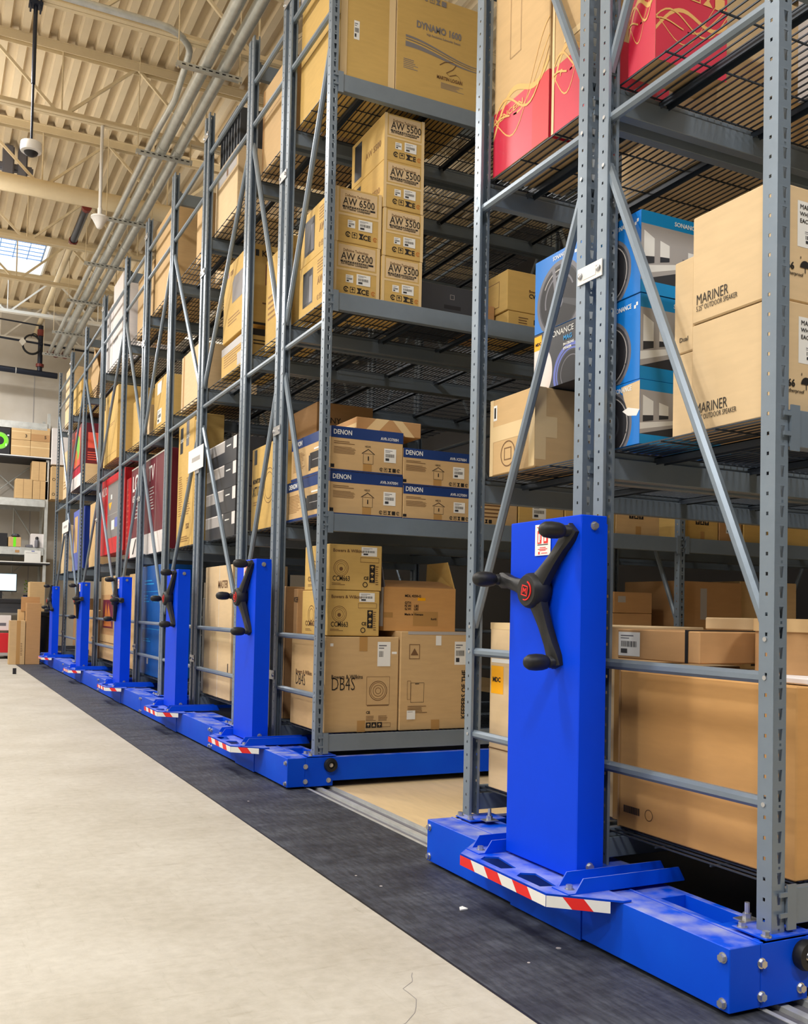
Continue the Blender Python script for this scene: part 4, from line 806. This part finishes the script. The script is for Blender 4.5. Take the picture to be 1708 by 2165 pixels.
# ---- nearest carriage, right-hand rack
sb = ('third', 'middle', 'top')
B('blue speaker box with torn front paper, bottom of the stack of three', (.24, .66), (.67, .82), (1.65, 1.872), 'sonblue', (*sonR(), ('y', ((.35, .95), (1, .98), (1, .52), (.82, .48), (.55, .6), (.45, .75)), 'pale'), ('y', ((.4, .56), (.6, .6), (1, .53), (.9, .44), (.6, .47)), 'white')), room)
B('blue speaker box with room photograph on its side, middle of the stack of three', (.242, .66), (.675, .83), (1.875, 2.172), 'sonblue', sonR(), room)
B('blue speaker box, topmost of the stack of three on the nearest carriage', (.238, .66), (.672, .83), (2.175, 2.462), 'sonblue', sonR(), room)
mar = (('t', 'MARINER', .06, .165, .048, 'ink', -.0004, .68), ('t', '5.25" OUTDOOR SPEAKER', .06, .105, .024, 'ink', -.0002, .62), ('r', .94, .6, .96, .64, 'maroon'))
marS = (('s', .34, .48, .9, .88, 'white'), ('t', 'MARINER 54', .37, .81, .02, 'ink'), ('t', 'WHITE', .37, .75, .018, 'ink'), ('t', 'EACH', .37, .69, .018, 'ink'), ('l', .4, .5, .85, .64), ('t', 'ip66', .12, .27, .03, 'ink', .0008), ('d', .45, .30, .022, 'ink', 0, 0, PI, 14), ('r', .445, .255, .455, .3, 'ink'), ('r', .38, .375, .39, .395, 'ink'), ('r', .5, .375, .51, .395, 'ink'), ('t', 'weatherproof', .12, .22, .016, 'ink'), ('t', 'CE', .74, .24, .04, 'ink', .001))
B('large pale golden carton, lower of the two stacked beside the nearest post', (.262, .56), (.115, .448), (1.65, 1.998), 'pale', mar, marS)
B('large pale golden carton, upper of the two stacked beside the nearest post', (.258, .555), (.118, .444), (2.001, 2.348), 'pale', mar, marS)
B('narrow pale carton, upper of two between the blue boxes and the large golden cartons', (.275, .6), (.455, .545), (1.925, 2.235), 'pale', (('t', 'Dual', .3, .12, .022, 'ink'),))
B('narrow pale carton, lower of two between the blue boxes and the large golden cartons', (.275, .6), (.455, .55), (1.65, 1.922), 'pale')
B('very large brown carton filling the bottom shelf of the nearest carriage', (.3, 1.3), (.055, .83), (.314, .865), 'orange', (('r', .04, .1, .15, .145, 'brownink'), *[('r', .045+k*.012, .1, .05+k*.012, .145, 'ink') for k in range(9)], ('d', .21, .12, .02, 'brownink', .017), ('r', .0, .0, .012, 1, 'brown')), ())
B('narrow pale carton standing left of the very large brown carton', (.36, .9), (.845, .99), (.314, .875), 'pale', (('tape', .4, 0, .6, 1, 'btape'),))
o = B('long flat carton with a black strap and white label, above the very large carton', (.32, 1.0), (.46, .87), (.906, 1.012), 'brown', (('l', .02, .1, .3, .9),), ())
MB().box(-.004, .0, .05, .062, 0, .106).box(-.004, .68, .05, .062, .106, .11).build('strap', 'black', o)
B('white foam sheet under the flat cartons near the nearest post', (.35, .95), (.06, .45), (.868, .888), 'whitebox', name='foam_sheet', cat='sheet')
B('flat pale carton behind the strapped one, thinner, with two small tabs', (.7, 1.5), (.46, .83), (1.015, 1.06), 'pale')
t = thing('round_carton', 'brown round-edged carton behind the nearest post, above the white foam sheet', 'box', (.62, .25, .889))
MB().lathe([(.0, 0), (.19, 0), (.19, .13), (0, .13)], (0, 0, 0), 30).build('carton_body', 'brown', t, smooth=True)
MB().lathe([(.0, .13), (.196, .13), (.196, .17), (0, .17)], (0, 0, 0), 30).build('lid', 'tan', t, smooth=True)
B('crimson speaker carton seen under the wire shelf, third shelf of the nearest carriage', (.245, .57), (.62, .76), (2.968, 4.0), 'tan', (('r', 0, 0, 1, .35, 'crimson'), *swirl('gold')), (('r', 0, 0, 1, .34, 'crimson'), *[(a[0], tuple((p[0], p[1]*.8) for p in a[1]), a[2]) for a in swirl('gold')], ('i', .3, .24, .045, 4, 'gold')))
B('white carton deep on the third shelf of the nearest carriage', (.9, 1.4), (.1, .6), (2.968, 3.6), 'whitebox')
B('golden carton deep on the third shelf of the nearest carriage', (1.5, 2.1), (.1, .7), (2.968, 3.7), 'yel')
B('tan carton at the far end of the third shelf of the nearest carriage', (2.2, 2.8), (.1, .7), (2.968, 3.6), 'tan')
B('pale carton in the left-hand rack of the nearest carriage, deep on the third shelf', (.9, 2.0), (1.0, 1.6), (2.968, 3.7), 'pale')
# ---- third carriage
sonyF = (('r', .12, .76, .3, .97, 'dark'), ('r', .5, .80, .68, 1, 'mid'), ('t', 'SONY', .53, .86, .05, 'white', .0005), ('t', 'SONY', .14, .85, .05, 'white', .0005), ('p', .1, .25, .35, .58, 18, 'softink'), ('p', .6, .25, .85, .55, 16, 'softink'), ('t', '55X', .62, .14, .07, 'brownink', .001), ('p', .05, .04, .85, .09, 3, 'softink'))
B('tall golden television carton with dark corner blocks, second shelf of the third carriage', (.28, .46), (7.0, 7.62), (1.65, 2.87), 'yel', sonyF, (('r', .2, .1, .8, .2, 'deep'),))
B('second tall television carton right against the dark-blocked one, third carriage', (.28, .46), (6.62, 6.98), (1.65, 2.83), 'yel', (('r', .1, .8, .35, .98, 'mid'), ('p', .1, .3, .5, .6, 10, 'softink')))
blk = (('r', 0, 0, 1, .52, 'dark'), ('r', 0, .52, .62, 1, 'light'), ('r', .62, .52, .9, 1, 'dark'), ('r', .9, .5, 1, 1, 'whitebox'), ('r', .68, .7, .82, .75, 'white'), ('r', .0, .95, .62, 1, 'whitebox'))
for k, l in enumerate(('lowest', 'second', 'third', 'topmost')):
    B('flat black and white carton, %s of the stack of four on the third carriage' % l, (.285, .75), (5.62, 6.52), (1.651+k*.207, 1.855+k*.207), 'dark', blk, ())
B('brown carton with a black hand slot standing behind the black and white stack', (.85, 1.35), (5.3, 6.1), (1.65, 2.75), 'brown', (), (('r', .3, .45, .55, .5, 'deep'), ('r', .7, .6, .85, .7, 'dark'), ('t', 'SONY', .05, .85, .07, 'ink')))
B('dark carton behind the golden ring-printed carton, third carriage', (.9, 1.4), (4.75, 5.2), (1.65, 2.45), 'dark')
B('golden carton with a large ring print, second shelf of the third carriage', (.28, .7), (4.62, 5.17), (1.65, 2.28), 'yel', (('r', .1, .8, .22, .98, 'deep'), ('t', 'MONITOR', .06, .57, .05, 'ink', .001, .8), ('t', 'XT12', .06, .42, .1, 'ink', .001, .8), ('d', .75, .5, .13, 'brownink', .125), ('d', .75, .5, .1, 'brownink', .095), ('p', .1, .3, .4, .36, 2, 'softink')), (('tape', .3, 0, .6, 1),))
kef = (('r', .13, .84, .2, .91, 'maroon'), ('t', 'KEF', .26, .84, .05, 'softink', .001), ('y', ((.35, .45), (.8, .45), (.8, .78), (.42, .78), (.35, .72)), 'greyink'), ('p', .2, .18, .7, .3, 3, 'softink'))
kefS = (('r', .12, .85, .2, .93, 'dark'), ('t', 'KEF', .26, .855, .065, 'ink', .0015), ('r', .36, .5, .78, .76, 'maroon'), ('t', 'T-2', .5, .34, .075, 'ink', .0002), ('p', .3, .25, .8, .3, 1, 'brownink'), ('p', .4, .12, .8, .15, 1, 'brownink'), ('r', 0, 0, 1, .03, 'deep'))
B('golden carton with a dark speaker picture, third shelf of the third carriage', (.26, .62), (5.30, 6.03), (3.3, 3.94), 'yel', kef, kefS)
B('scuffed golden carton full of small print, under the one with the speaker picture', (.26, .62), (5.28, 6.05), (3.003, 3.26), 'yel', (('p', .1, .3, .8, .8, 6, 'softink'), ('tape', .0, .75, 1, 1, 'light'), ('tape', .6, .1, .9, .5, 'light')), (('r', 0, .8, 1, 1, 'deep'), ('p', .1, .5, .9, .7, 2, 'ink')))
B('golden carton on the third shelf in the far half of the second carriage', (.3, .62), (4.42, 5.0), (3.003, 3.7), 'yel', (('p', .1, .3, .8, .6, 5, 'softink'),))
B('plain brown carton with a darker vertical strip, third shelf, between the third and fourth carriages', (.29, .85), (6.9, 7.62), (3.003, 3.56), 'pale', (('tape', .1, .0, .16, 1, 'brown'),))  # pale carton front with one darker vertical strip
B('golden carton with torn top tape, top shelf of the third carriage, under the black crates', (.27, .8), (5.75, 6.42), (4.36, 4.93), 'pale', (('tape', .1, .72, .95, .98, 'light'), ('r', .5, .74, .58, .86, 'brownink')))
cr = MB().box(0, .5, 0, .6, 0, .33)
for k in range(7): cr.box(-.012, 0, .03+k*.085, .045+k*.085, .02, .26)
cr.box(-.03, 0, 0, .6, .29, .33)
for k in range(7): cr.box(-.035, -.01, .03+k*.085, .07+k*.085, .24, .30)
crm = cr.mesh('crate', 'crate', bevel=.003)
o = ob('plastic_crate', crm, None, (.29, 5.78, 4.935)); tag(o, 'ribbed dark plastic crate on the golden carton, top shelf of the third carriage', 'crate')
B('plain carton standing on the top shelf near the middle posts of the third carriage', (.3, .8), (6.7, 7.2), (4.36, 4.9), 'tan')
B('tall pale carton with a vertical white string, bottom shelf of the third carriage', (.28, .75), (5.62, 6.45), (.314, 1.42), 'pale', (('t', 'MASTER', .5, .83, .09, 'brownink', .001, .9), ('t', 'series', .7, .77, .035, 'brownink'), ('r', .54, 0, .548, 1, 'white'), ('r', .9, .2, .93, .27, 'ink'), ('tape', .3, .42, .95, .5)))
B('black flat carton leaning beside the tall stringed carton', (.3, .7), (6.49, 6.6), (.314, 1.15), 'dark')
# ---- fourth carriage
B('tall plain tan carton on the top shelf of the fourth carriage, near half', (.27, .8), (8.15, 8.95), (4.36, 5.33), 'tan')
B('golden carton with a hand slot, top shelf between the third and fourth carriages', (.6, 1.1), (7.1, 7.6), (4.36, 5.2), 'pale', (), (('r', .25, .55, .6, .6, 'ink'), ('l', .2, .2, .6, .42), ('r', .5, 0, .51, 1, 'brownink')))
B('dark leaning bundle wrapped in black film, top shelf near the third carriage', (.5, .8), (6.52, 6.62), (4.36, 4.95), 'black', name='wrapped_bundle', cat='bundle')
lg = (('r', 0, .22, 1, 1, 'maroon'), ('r', 0, 0, 1, .22, 'whitebox'), ('t', 'LG', .04, .74, .27, 'white', .004), ('t', 'TV', .52, .76, .25, 'white', .001), ('t', '65UN', .05, .62, .11, 'white', .001), ('r', .72, .22, .725, 1, 'light'), ('p', .08, .42, .4, .58, 4, 'light'), ('p', .55, .45, .68, .7, 8, 'light'), ('y', ((.08, .04), (.12, .04), (.2, .2), (.17, .2)), 'deep'), ('r', 0, .985, 1, 1, 'white'))
B('maroon and white television carton, second shelf of the fourth carriage', (.28, .45), (8.1, 10.05), (1.65, 2.74), 'maroon', lg, ())
B('deep blue carton with white print, bottom shelf of the fourth carriage', (.28, .6), (8.15, 9.25), (.314, 1.52), 'bluebox', (('p', .15, .82, .6, .88, 2, 'cyan'), ('r', .1, .76, .95, .765, 'cyan'), ('p', .15, .66, .4, .74, 3, 'cyan'), ('p', .6, .66, .85, .74, 3, 'cyan'), ('r', .35, .1, .42, .17, 'light'), ('r', .1, .42, .95, .425, 'cyan'), ('p', .15, .3, .5, .34, 2, 'cyan')))
B('low golden carton on top of goods beside the blue carton, fourth carriage', (.3, .7), (9.3, 10.1), (.314, 1.46), 'tan')
tt = [('pale carton with a white tag and yellow edge, third shelf of the fourth carriage', (8.35, 8.95), (3.003, 3.58), 'yel', (('s', .25, .72, .6, .95, 'white'), ('l', .3, .15, .65, .42))), ('pale carton standing to the left of the white-tagged one, fourth carriage', (9.2, 9.7), (3.003, 3.4), 'pale', ()), ('tall golden carton at the far posts of the fourth carriage, third shelf', (9.75, 10.2), (3.003, 3.6), 'yel', ())]
for lab, y, z, mt, F in tt: B(lab, (.3, .7), y, z, mt, F)
B('golden carton on the top shelf at the far end of the fourth carriage', (.3, .8), (9.2, 10.1), (4.36, 5.1), 'tan')
B('open-sided white carton with a grille pattern, top shelf of the fourth carriage', (.45, .8), (10.5, 10.9), (4.36, 5.3), 'whitebox', (), (('r', .1, .7, .8, .95, 'greyink'), ('r', .1, .1, .6, .45, 'dark'), ('r', .1, .0, .6, .2, 'brown')))
# ---- fifth carriage
B('tall white carton on the top shelf of the fifth carriage, left of two', (.27, .8), (11.75, 12.35), (4.36, 5.3), 'whitebox', (('p', .2, .6, .8, .66, 2, 'light'), ('o', .1, .2, .5, .5, 'light'), ('r', .1, .38, .5, .42, 'greyink')))
B('tall white carton on the top shelf of the fifth carriage, right of two, larger', (.27, .8), (11.0, 11.72), (4.36, 5.52), 'whitebox', (('p', .2, .7, .8, .76, 2, 'light'), ('r', .1, .28, .6, .32, 'greyink'), ('o', .1, .5, .7, .62, 'light')))
vz = (('r', 0, 0, 1, 1, 'redbox'), ('r', .32, .2, .92, .9, 'greyink'), ('t', 'VIZIO', .04, .79, .17, 'white', .001), ('r', .32, .5, .92, .506, 'light'), ('y', ((.42, .56), (.5, .66), (.36, .66)), 'yellow'), ('r', .5, .3, .62, .42, 'white'), ('r', .45, .7, .5, .76, 'white'), ('r', .64, .32, .8, .44, 'lav'))
B('red television carton with a grey panel, second shelf of the fifth carriage', (.28, .5), (10.5, 12.35), (1.78, 2.84), 'redbox', vz, ())
B('narrow red carton edge beside the maroon television carton', (.28, .6), (10.14, 10.36), (1.65, 2.66), 'redbox', (('p', .2, .1, .8, .9, 12, 'pink'),))
B('carton with a fireplace picture, bottom shelf of the fifth carriage', (.28, .5), (10.95, 12.1), (.34, 1.47), 'tan', (('r', .08, .3, .95, .78, 'brown'), ('r', .18, .38, .9, .72, 'maroon'), ('y', ((.25, .4), (.8, .4), (.7, .55), (.55, .68), (.5, .52), (.4, .7), (.3, .5)), 'amber'), ('r', 0, .2, 1, .21, 'brownink')))
B('golden carton with a small brown mark, third shelf of the fifth carriage, front one', (.28, .9), (11.2, 12.2), (3.06, 4.05), 'yel', (('r', .3, .7, .45, .8, 'brownink'), ('p', .1, .5, .9, .55, 2, 'softink'), ('r', .0, .1, 1, .105, 'softink')))
B('narrow golden carton left of the marked one, third shelf, fifth carriage', (.3, .8), (12.3, 12.7), (3.003, 3.9), 'yel')
B('golden carton right of the marked one, third shelf, fifth carriage', (.5, .9), (10.6, 11.0), (3.003, 3.7), 'yel', (), (('p', .2, .4, .8, .6, 3, 'brownink'),))
B('plain tan carton on the bottom shelf at the far half of the fifth carriage', (.3, .7), (12.4, 13.2), (.314, 1.0), 'brown')
B('tan flat carton leaning on the second shelf, right of the blue carton', (.28, .5), (12.8, 13.35), (1.65, 2.62), 'tan')
# ---- farthest carriage
B('deep blue carton with a tan print, second shelf of the farthest carriage', (.28, .55), (13.9, 15.2), (1.65, 2.66), 'lav', (('r', .1, .3, .4, .9, 'tan'), ('r', .72, 0, 1, 1, 'dkblue')), (('r', 0, 0, 1, 1, 'dkblue'),))
B('tall pale carton on the second shelf of the farthest carriage, by the end post', (.28, .6), (16.1, 16.75), (1.65, 2.52), 'pale')
B('maroon carton with a fruit photograph, third shelf of the farthest carriage', (.28, .75), (14.5, 15.75), (3.06, 4.1), 'maroon', (('r', .25, .35, .85, .95, 'pink'), ('d', .65, .65, .2, 'green'), ('d', .5, .5, .14, 'amber'), ('r', .2, .2, .9, .32, 'crimson'), ('r', 0, 0, 1, .2, 'whitebox'), ('t', 'TV', .05, .75, .2, 'pink')), (('r', .2, .6, .8, .85, 'pink'), ('r', 0, 0, 1, .35, 'pale'), ('p', .2, .4, .8, .55, 4, 'pink')))
B('golden carton right of the fruit-print carton, farthest carriage', (.6, 1.1), (13.9, 14.4), (3.003, 3.9), 'yel')
B('tan carton with faint print on the third shelf beside the end post', (.28, .8), (16.1, 16.8), (3.02, 3.9), 'pale', (('p', .1, .2, .9, .4, 3, 'softink'),))
for k, z in enumerate(((4.36, 4.78), (4.785, 5.1), (5.105, 5.42))):
    B('golden carton, %s of the stack of three on the top shelf by the end post' % ('lowest', 'middle', 'topmost')[k], (.28, .8), (16.15, 16.85), z, 'pale')
for k, y in enumerate((14.95, 15.5)):
    B('golden carton standing upright under the tilted open box, %s one' % ('right', 'left')[k], (.3, .8), (y, y+.5), (4.36, 4.93), 'yel', (('I', .6, .3, .05, 1, 'ink', 'yel'),))
t = thing('tilted_open_box', 'tilted open brown box perched high on the farthest carriage', 'box', (.45, 13.95, 4.40)); t.rotation_euler = (math.radians(38), 0, 0)
b = MB()
for q in ((0, .5, 0, .8, 0, .01), (0, .01, 0, .8, 0, .6), (.49, .5, 0, .8, 0, .6), (0, .5, 0, .01, 0, .6), (0, .5, .79, .8, 0, .6)): b.box(*q)
b.build('carton_body', 'tan', t); MB().quad((0, .8, .6), (.5, .8, .6), (.5, 1.1, .52), (0, 1.1, .52)).build('flap', 'pale', t).modifiers.new('s', 'SOLIDIFY').thickness = .01
t.location = (.45, 14.35, 4.40)
B('brown carton with a white label on the bottom shelf of the farthest carriage', (.5, .9), (14.2, 15.2), (.34, 1.0), 'tan', (), (('l', .3, .5, .7, .8),))
B('dark carton on the bottom shelf of the farthest carriage, at its far end', (.5, .9), (15.6, 16.5), (.34, 1.2), 'brown')
# ---------------------------------------------------------------- back rack and workbench
BY = 18.8
t = thing('storage_rack', 'pale grey steel rack along the back wall with shelves and a bench', 'storage rack', (0, BY, 0))
for x in (-2.6, .17):
    for y in (0, .95): MB().box(x, x+.06, y, y+.05, 0, 5.0).build('upright_post', 'galv', t)
    MB().tube([(x+.03, .05, .4), (x+.03, .95, 1.9)], .015, 6).tube([(x+.03, .95, 2.3), (x+.03, .05, 3.8)], .015, 6).build('side_brace', 'galv', t)
for z in (4.66, 3.19, 2.2): 
    for y in (-.02, .98): MB().box(-2.54, .17, y, y+.04, z-.12 if z < 4 else z-.02, z+.03 if z < 4 else z+.12).build('beam', 'galv', t)
for z in (4.09, 1.94): MB().box(-2.54, .3, -.03, .95, z-.05, z-.02).build('shelf_board', 'deep', t); MB().box(-2.54, .3, -.03, .95, z-.02, z).build('shelf_top', 'white', t)
for z in (3.225, 2.235, 4.78): MB().box(-2.54, .17, .02, .96, z-.012, z-.004).build('shelf_top', 'light', t)
b = MB()
for a, c in (((-.9, .9, 3.25), (-.05, .9, 4.0)), ((-.05, .9, 3.25), (-.9, .9, 4.0)), ((-.35, .9, 3.1), (.15, .9, 2.3)), ((-.9, .9, 1.25), (-.15, .9, 1.9)), ((-.5, .9, 1.25), (-.95, .9, 1.9)), ((-.35, .92, 1.3), (-.35, .92, 3.1))): b.tube([a, c], .014, 6)
b.build('back_brace', 'galv', t)
t2 = thing('workbench', 'dark workbench with a monitor on it under the back rack', 'bench', (0, BY, 0))
MB().box(-2.4, -.08, -.25, .7, 1.10, 1.16).build('bench_top', 'deep', t2)
for x in (-2.3, -.16): MB().box(x, x+.05, -.2, -.15, 0, 1.1).build('leg', 'dark', t2)
MB().box(-2.4, -.08, -.22, .6, .90, 1.1).build('drawer_case', 'dark', t2)
far = [('far rack upper carton, top left of four, marked 3', -.50, -.31, 4.41, 4.69), ('far rack upper carton, top right of four, marked 5', -.305, -.115, 4.41, 4.69), ('far rack upper carton, bottom left of four', -.50, -.31, 4.095, 4.405), ('far rack upper carton, bottom right of four', -.305, -.115, 4.095, 4.405)]
xs_ = ((-.52, -.17), (-.16, .2))
for k, (lab, a, b_, z0, z1) in enumerate(far):
    a, b_ = ((-.51, -.145), (-.14, .225))[k % 2]
    B('brown '+lab, (a, b_), (BY-.02, BY+.4), (z0, z1), 'tan', (), (('t', '35  '[k] if k < 2 else ' ', .7, .2, .09, 'ink', .002), ('tape', 0, .55, 1, .62) if k != 1 else ('r', 0, 0, 1, .5, 'brown')))
t3 = B('black carton with a glowing green ring print on the far rack', (-1.1, -.53), (BY-.02, BY+.4), (4.095, 4.62), 'deep', (), (('d', .9-.25, .5, .17, 'green', .1), ('d', .65, .5, .13, 'lime', .085), ('s', .9, .7, .96, .75, 'white'), ('s', .85, .3, .88, .4, 'white')))
for lab, a, b_, z0, z1 in (('lower left carton of three on the far rack middle shelf', -.40, -.08, 3.226, 3.62), ('lower right carton of three on the far rack middle shelf', -.07, .22, 3.226, 3.60), ('upper carton of three on the far rack middle shelf', -.10, .20, 3.603, 4.0)):
    B('brown '+lab, (a, b_), (BY, BY+.4), (z0, z1), 'tan', (), (('r', .46, 0, .48, 1, 'brownink'),))
B('brown carton with a round hole behind the end post, on the far rack', (.26, .5), (BY-.2, BY+.3), (3.226, 3.9), 'tan', (), (('d', .2, .6, .03, 'ink', .02), ('d', .2, .15, .03, 'ink', .02)))
B('tall white panel carton behind the end post high on the far rack', (.26, .6), (BY-.1, BY+.3), (3.95, 4.7), 'whitebox')
B('dark blue tote on the lower far shelf, at the left picture edge', (-.95, -.52), (BY, BY+.35), (2.237, 2.5), 'deep', name='storage_tote', cat='tote')
o = B('small brown carton with a lime green tape strip on the far rack', (-.50, -.26), (BY, BY+.3), (2.237, 2.43), 'tan', (), (('s', .38, 0, .6, 1, 'lime'), ('t', '', .4, .2, .03, 'ink')))
o = MB().lathe([(.0, 0), (.05, 0), (.09, .03), (.06, .07), (0, .08)], (0, 0, 0), 10).build('cable_bundle', 'dark', loc=(-.36, BY+.12, 2.431)); tag(o, 'grey cable bundle lying on the lime-taped carton', 'cable')
o = B('white carton standing on the lower far shelf behind a bottle', (-.07, .21), (BY+.05, BY+.35), (2.237, 2.52), 'whitebox')
t = thing('water_bottle', 'grey water bottle with black cap on the far rack shelf', 'bottle', (.04, BY-.0, 2.236))
MB().lathe([(0, 0), (.042, .002), (.044, .13), (.03, .16), (.028, .17)], (0, 0, 0), 16).build('bottle_body', 'mid', t, smooth=True); MB().lathe([(.031, .165), (.033, .2), (.02, .22), (0, .225)], (0, 0, 0), 14).build('cap', 'deep', t, smooth=True)
o = B('pile of dark gloves and tools beside the grey bottle', (-.16, -.04), (BY, BY+.2), (2.237, 2.29), 'mid', name='tool_pile', cat='tools')
o = MB().box(-.19, .12, BY-.032, BY-.028, 1.93, 2.17).box(-.06, .0, BY-.036, BY-.032, 2.15, 2.165, 1).box(-.17, .06, BY-.0325, BY-.032, 2.12, 2.125, 2).build('notice_sheet', ['white', 'lav', 'mid']); tag(o, 'white printed sheet clipped to the far rack beam', 'notice')
o = MB().box(-.37, -.29, BY-.024, BY-.021, 2.12, 2.17).build('beam_sticker', 'brown'); tag(o, 'small brown sticker on the far rack beam', 'sticker')
t = thing('computer_monitor', 'computer monitor with a light blue screen on the far workbench', 'monitor', (-.62, BY-.1, 1.1605))
MB().box(-.3, .3, -.02, .02, .16, .53).build('housing', 'deep', t, bevel=.004); MB().box(-.285, .285, -.0215, -.02, .185, .515).build('screen', 'screen', t)
MB().box(-.03, .03, -.01, .03, .02, .2).box(-.12, .12, -.08, .1, 0, .015).build('stand', 'deep', t)
o = MB().box(-.55, -.2, BY-.2, BY-.08, 1.161, 1.18).build('keyboard', 'dark'); tag(o, 'dark keyboard on the far workbench in front of the monitor', 'keyboard')
t = thing('desk_plant', 'small yellow-green plant on the far workbench beside the monitor', 'plant', (-.12, BY+.1, 1.1605))
MB().lathe([(0, 0), (.05, 0), (.06, .1), (.05, .11), (0, .1)], (0, 0, 0), 14).build('pot', 'deep', t)
lf = MB()
for k in range(22):
    a = k*2.4; r = .05+.06*(k % 4)/3; z = .14+.012*k
    p = Vector((math.cos(a)*r*.3, math.sin(a)*r*.3, z)); q = Vector((math.cos(a)*r, math.sin(a)*r, z+.03)); n = Vector((-math.sin(a), math.cos(a), 0))*.022
    lf.quad(p, (p+q)/2+n, q, (p+q)/2-n+Vector((0, 0, .004)))
lf.build('leaves', 'leaf', t)
o = B('small bright blue box on the far workbench', (-.2, -.03), (BY-.15, BY+.0), (1.161, 1.23), 'sonblue', name='blue_box')
# floor goods
B('upright brown carton standing on the floor, leftmost and shortest of the group', (-.60, -.335), (16.36, 16.58), (0, .78), 'tan', (), (('tape', .45, 0, .7, 1, 'btape'), ('p', .72, .2, .85, .5, 8, 'brownink')))
B('tall upright brown carton on the floor, right of the shortest one, with raised flap', (-.325, -.08), (16.36, 16.62), (0, 1.1), 'brown', (), ())
B('upright brown carton behind the shortest floor carton, middle height', (-.44, -.33), (16.65, 16.85), (0, .98), 'tan')
o = MB().box(-.40, -.08, 16.632, 16.64, .95, 1.21).build('cardboard_flap', 'brown'); tag(o, 'upright cardboard sheet rising behind the tall floor carton', 'cardboard sheet')
B('leaning open brown carton behind the floor cartons beside the farthest blue column', (-.21, .06), (17.2, 17.6), (.9, 1.5), 'tan')
o = MB().lathe([(0, 0), (.2, 0), (.25, .85), (.27, .87), (.27, .93), (.1, .98), (0, .98)], (-.02, 17.4, 0), 20).build('waste_bin', 'black', smooth=True); tag(o, 'black round waste bin behind the tall floor carton', 'bin')
B('whitish carton under the far workbench', (-.72, -.42), (18.5, 18.85), (.55, .85), 'whitebox', (), (('r', .3, .3, .7, .5, 'mid'),))
B('red plastic container under the far workbench, left of the floor cartons', (-.66, -.40), (18.3, 18.6), (.12, .5), 'redbox', name='red_container', cat='container')
o = MB().box(-2.4, -.3, 18.3, 18.9, .06, .12).build('low_shelf', 'light'); tag(o, 'low pale platform on the floor below the far workbench', 'platform')
o = MB().box(-.72, -.67, 13.8, 13.84, .0005, .09).build('dark_block', 'deep'); tag(o, 'tiny black block standing on the concrete floor', 'block')
o = MB().prism([(-.2, 1.07), (-.185, 1.10), (-.17, 1.105), (-.165, 1.075)], 'z', .002, .006).build('paper_scrap', 'white'); tag(o, 'tiny white paper scrap on the black walkway strip', 'paper scrap')
for k, (x, y, r) in enumerate(((-.33, 1.45, .006), (-.36, 1.62, .005), (-.26, .55, .005), (-.1, .62, .009), (-.31, 3.2, .006))):
    o = MB().cyl((x, y, .002), (0, 0, 1), r, .0015, 6).build('floor_fleck', 'light'); tag(o, 'tiny pale fleck of paper lying on the black walkway strip', 'fleck', 'flecks on the walkway strip')
# floor marks
def crack(pts, w_=.002):
    m = MB()
    for a, b in zip(pts, pts[1:]):
        a, b = Vector((*a, .0006)), Vector((*b, .0006)); n = Vector((-(b-a).y, (b-a).x, 0)).normalized()*w_; m.quad(a-n, b-n, b+n, a+n)
    return m
rnd = random.Random(5); pts = [(-.62, .62)]
for k in range(22): pts.append((pts[-1][0]-.02+rnd.uniform(-.03, .025), pts[-1][1]-.035+rnd.uniform(-.02, .02)))
o = crack(pts, .0008).build('trim_4', 'greyink'); tag(o, kind='structure')
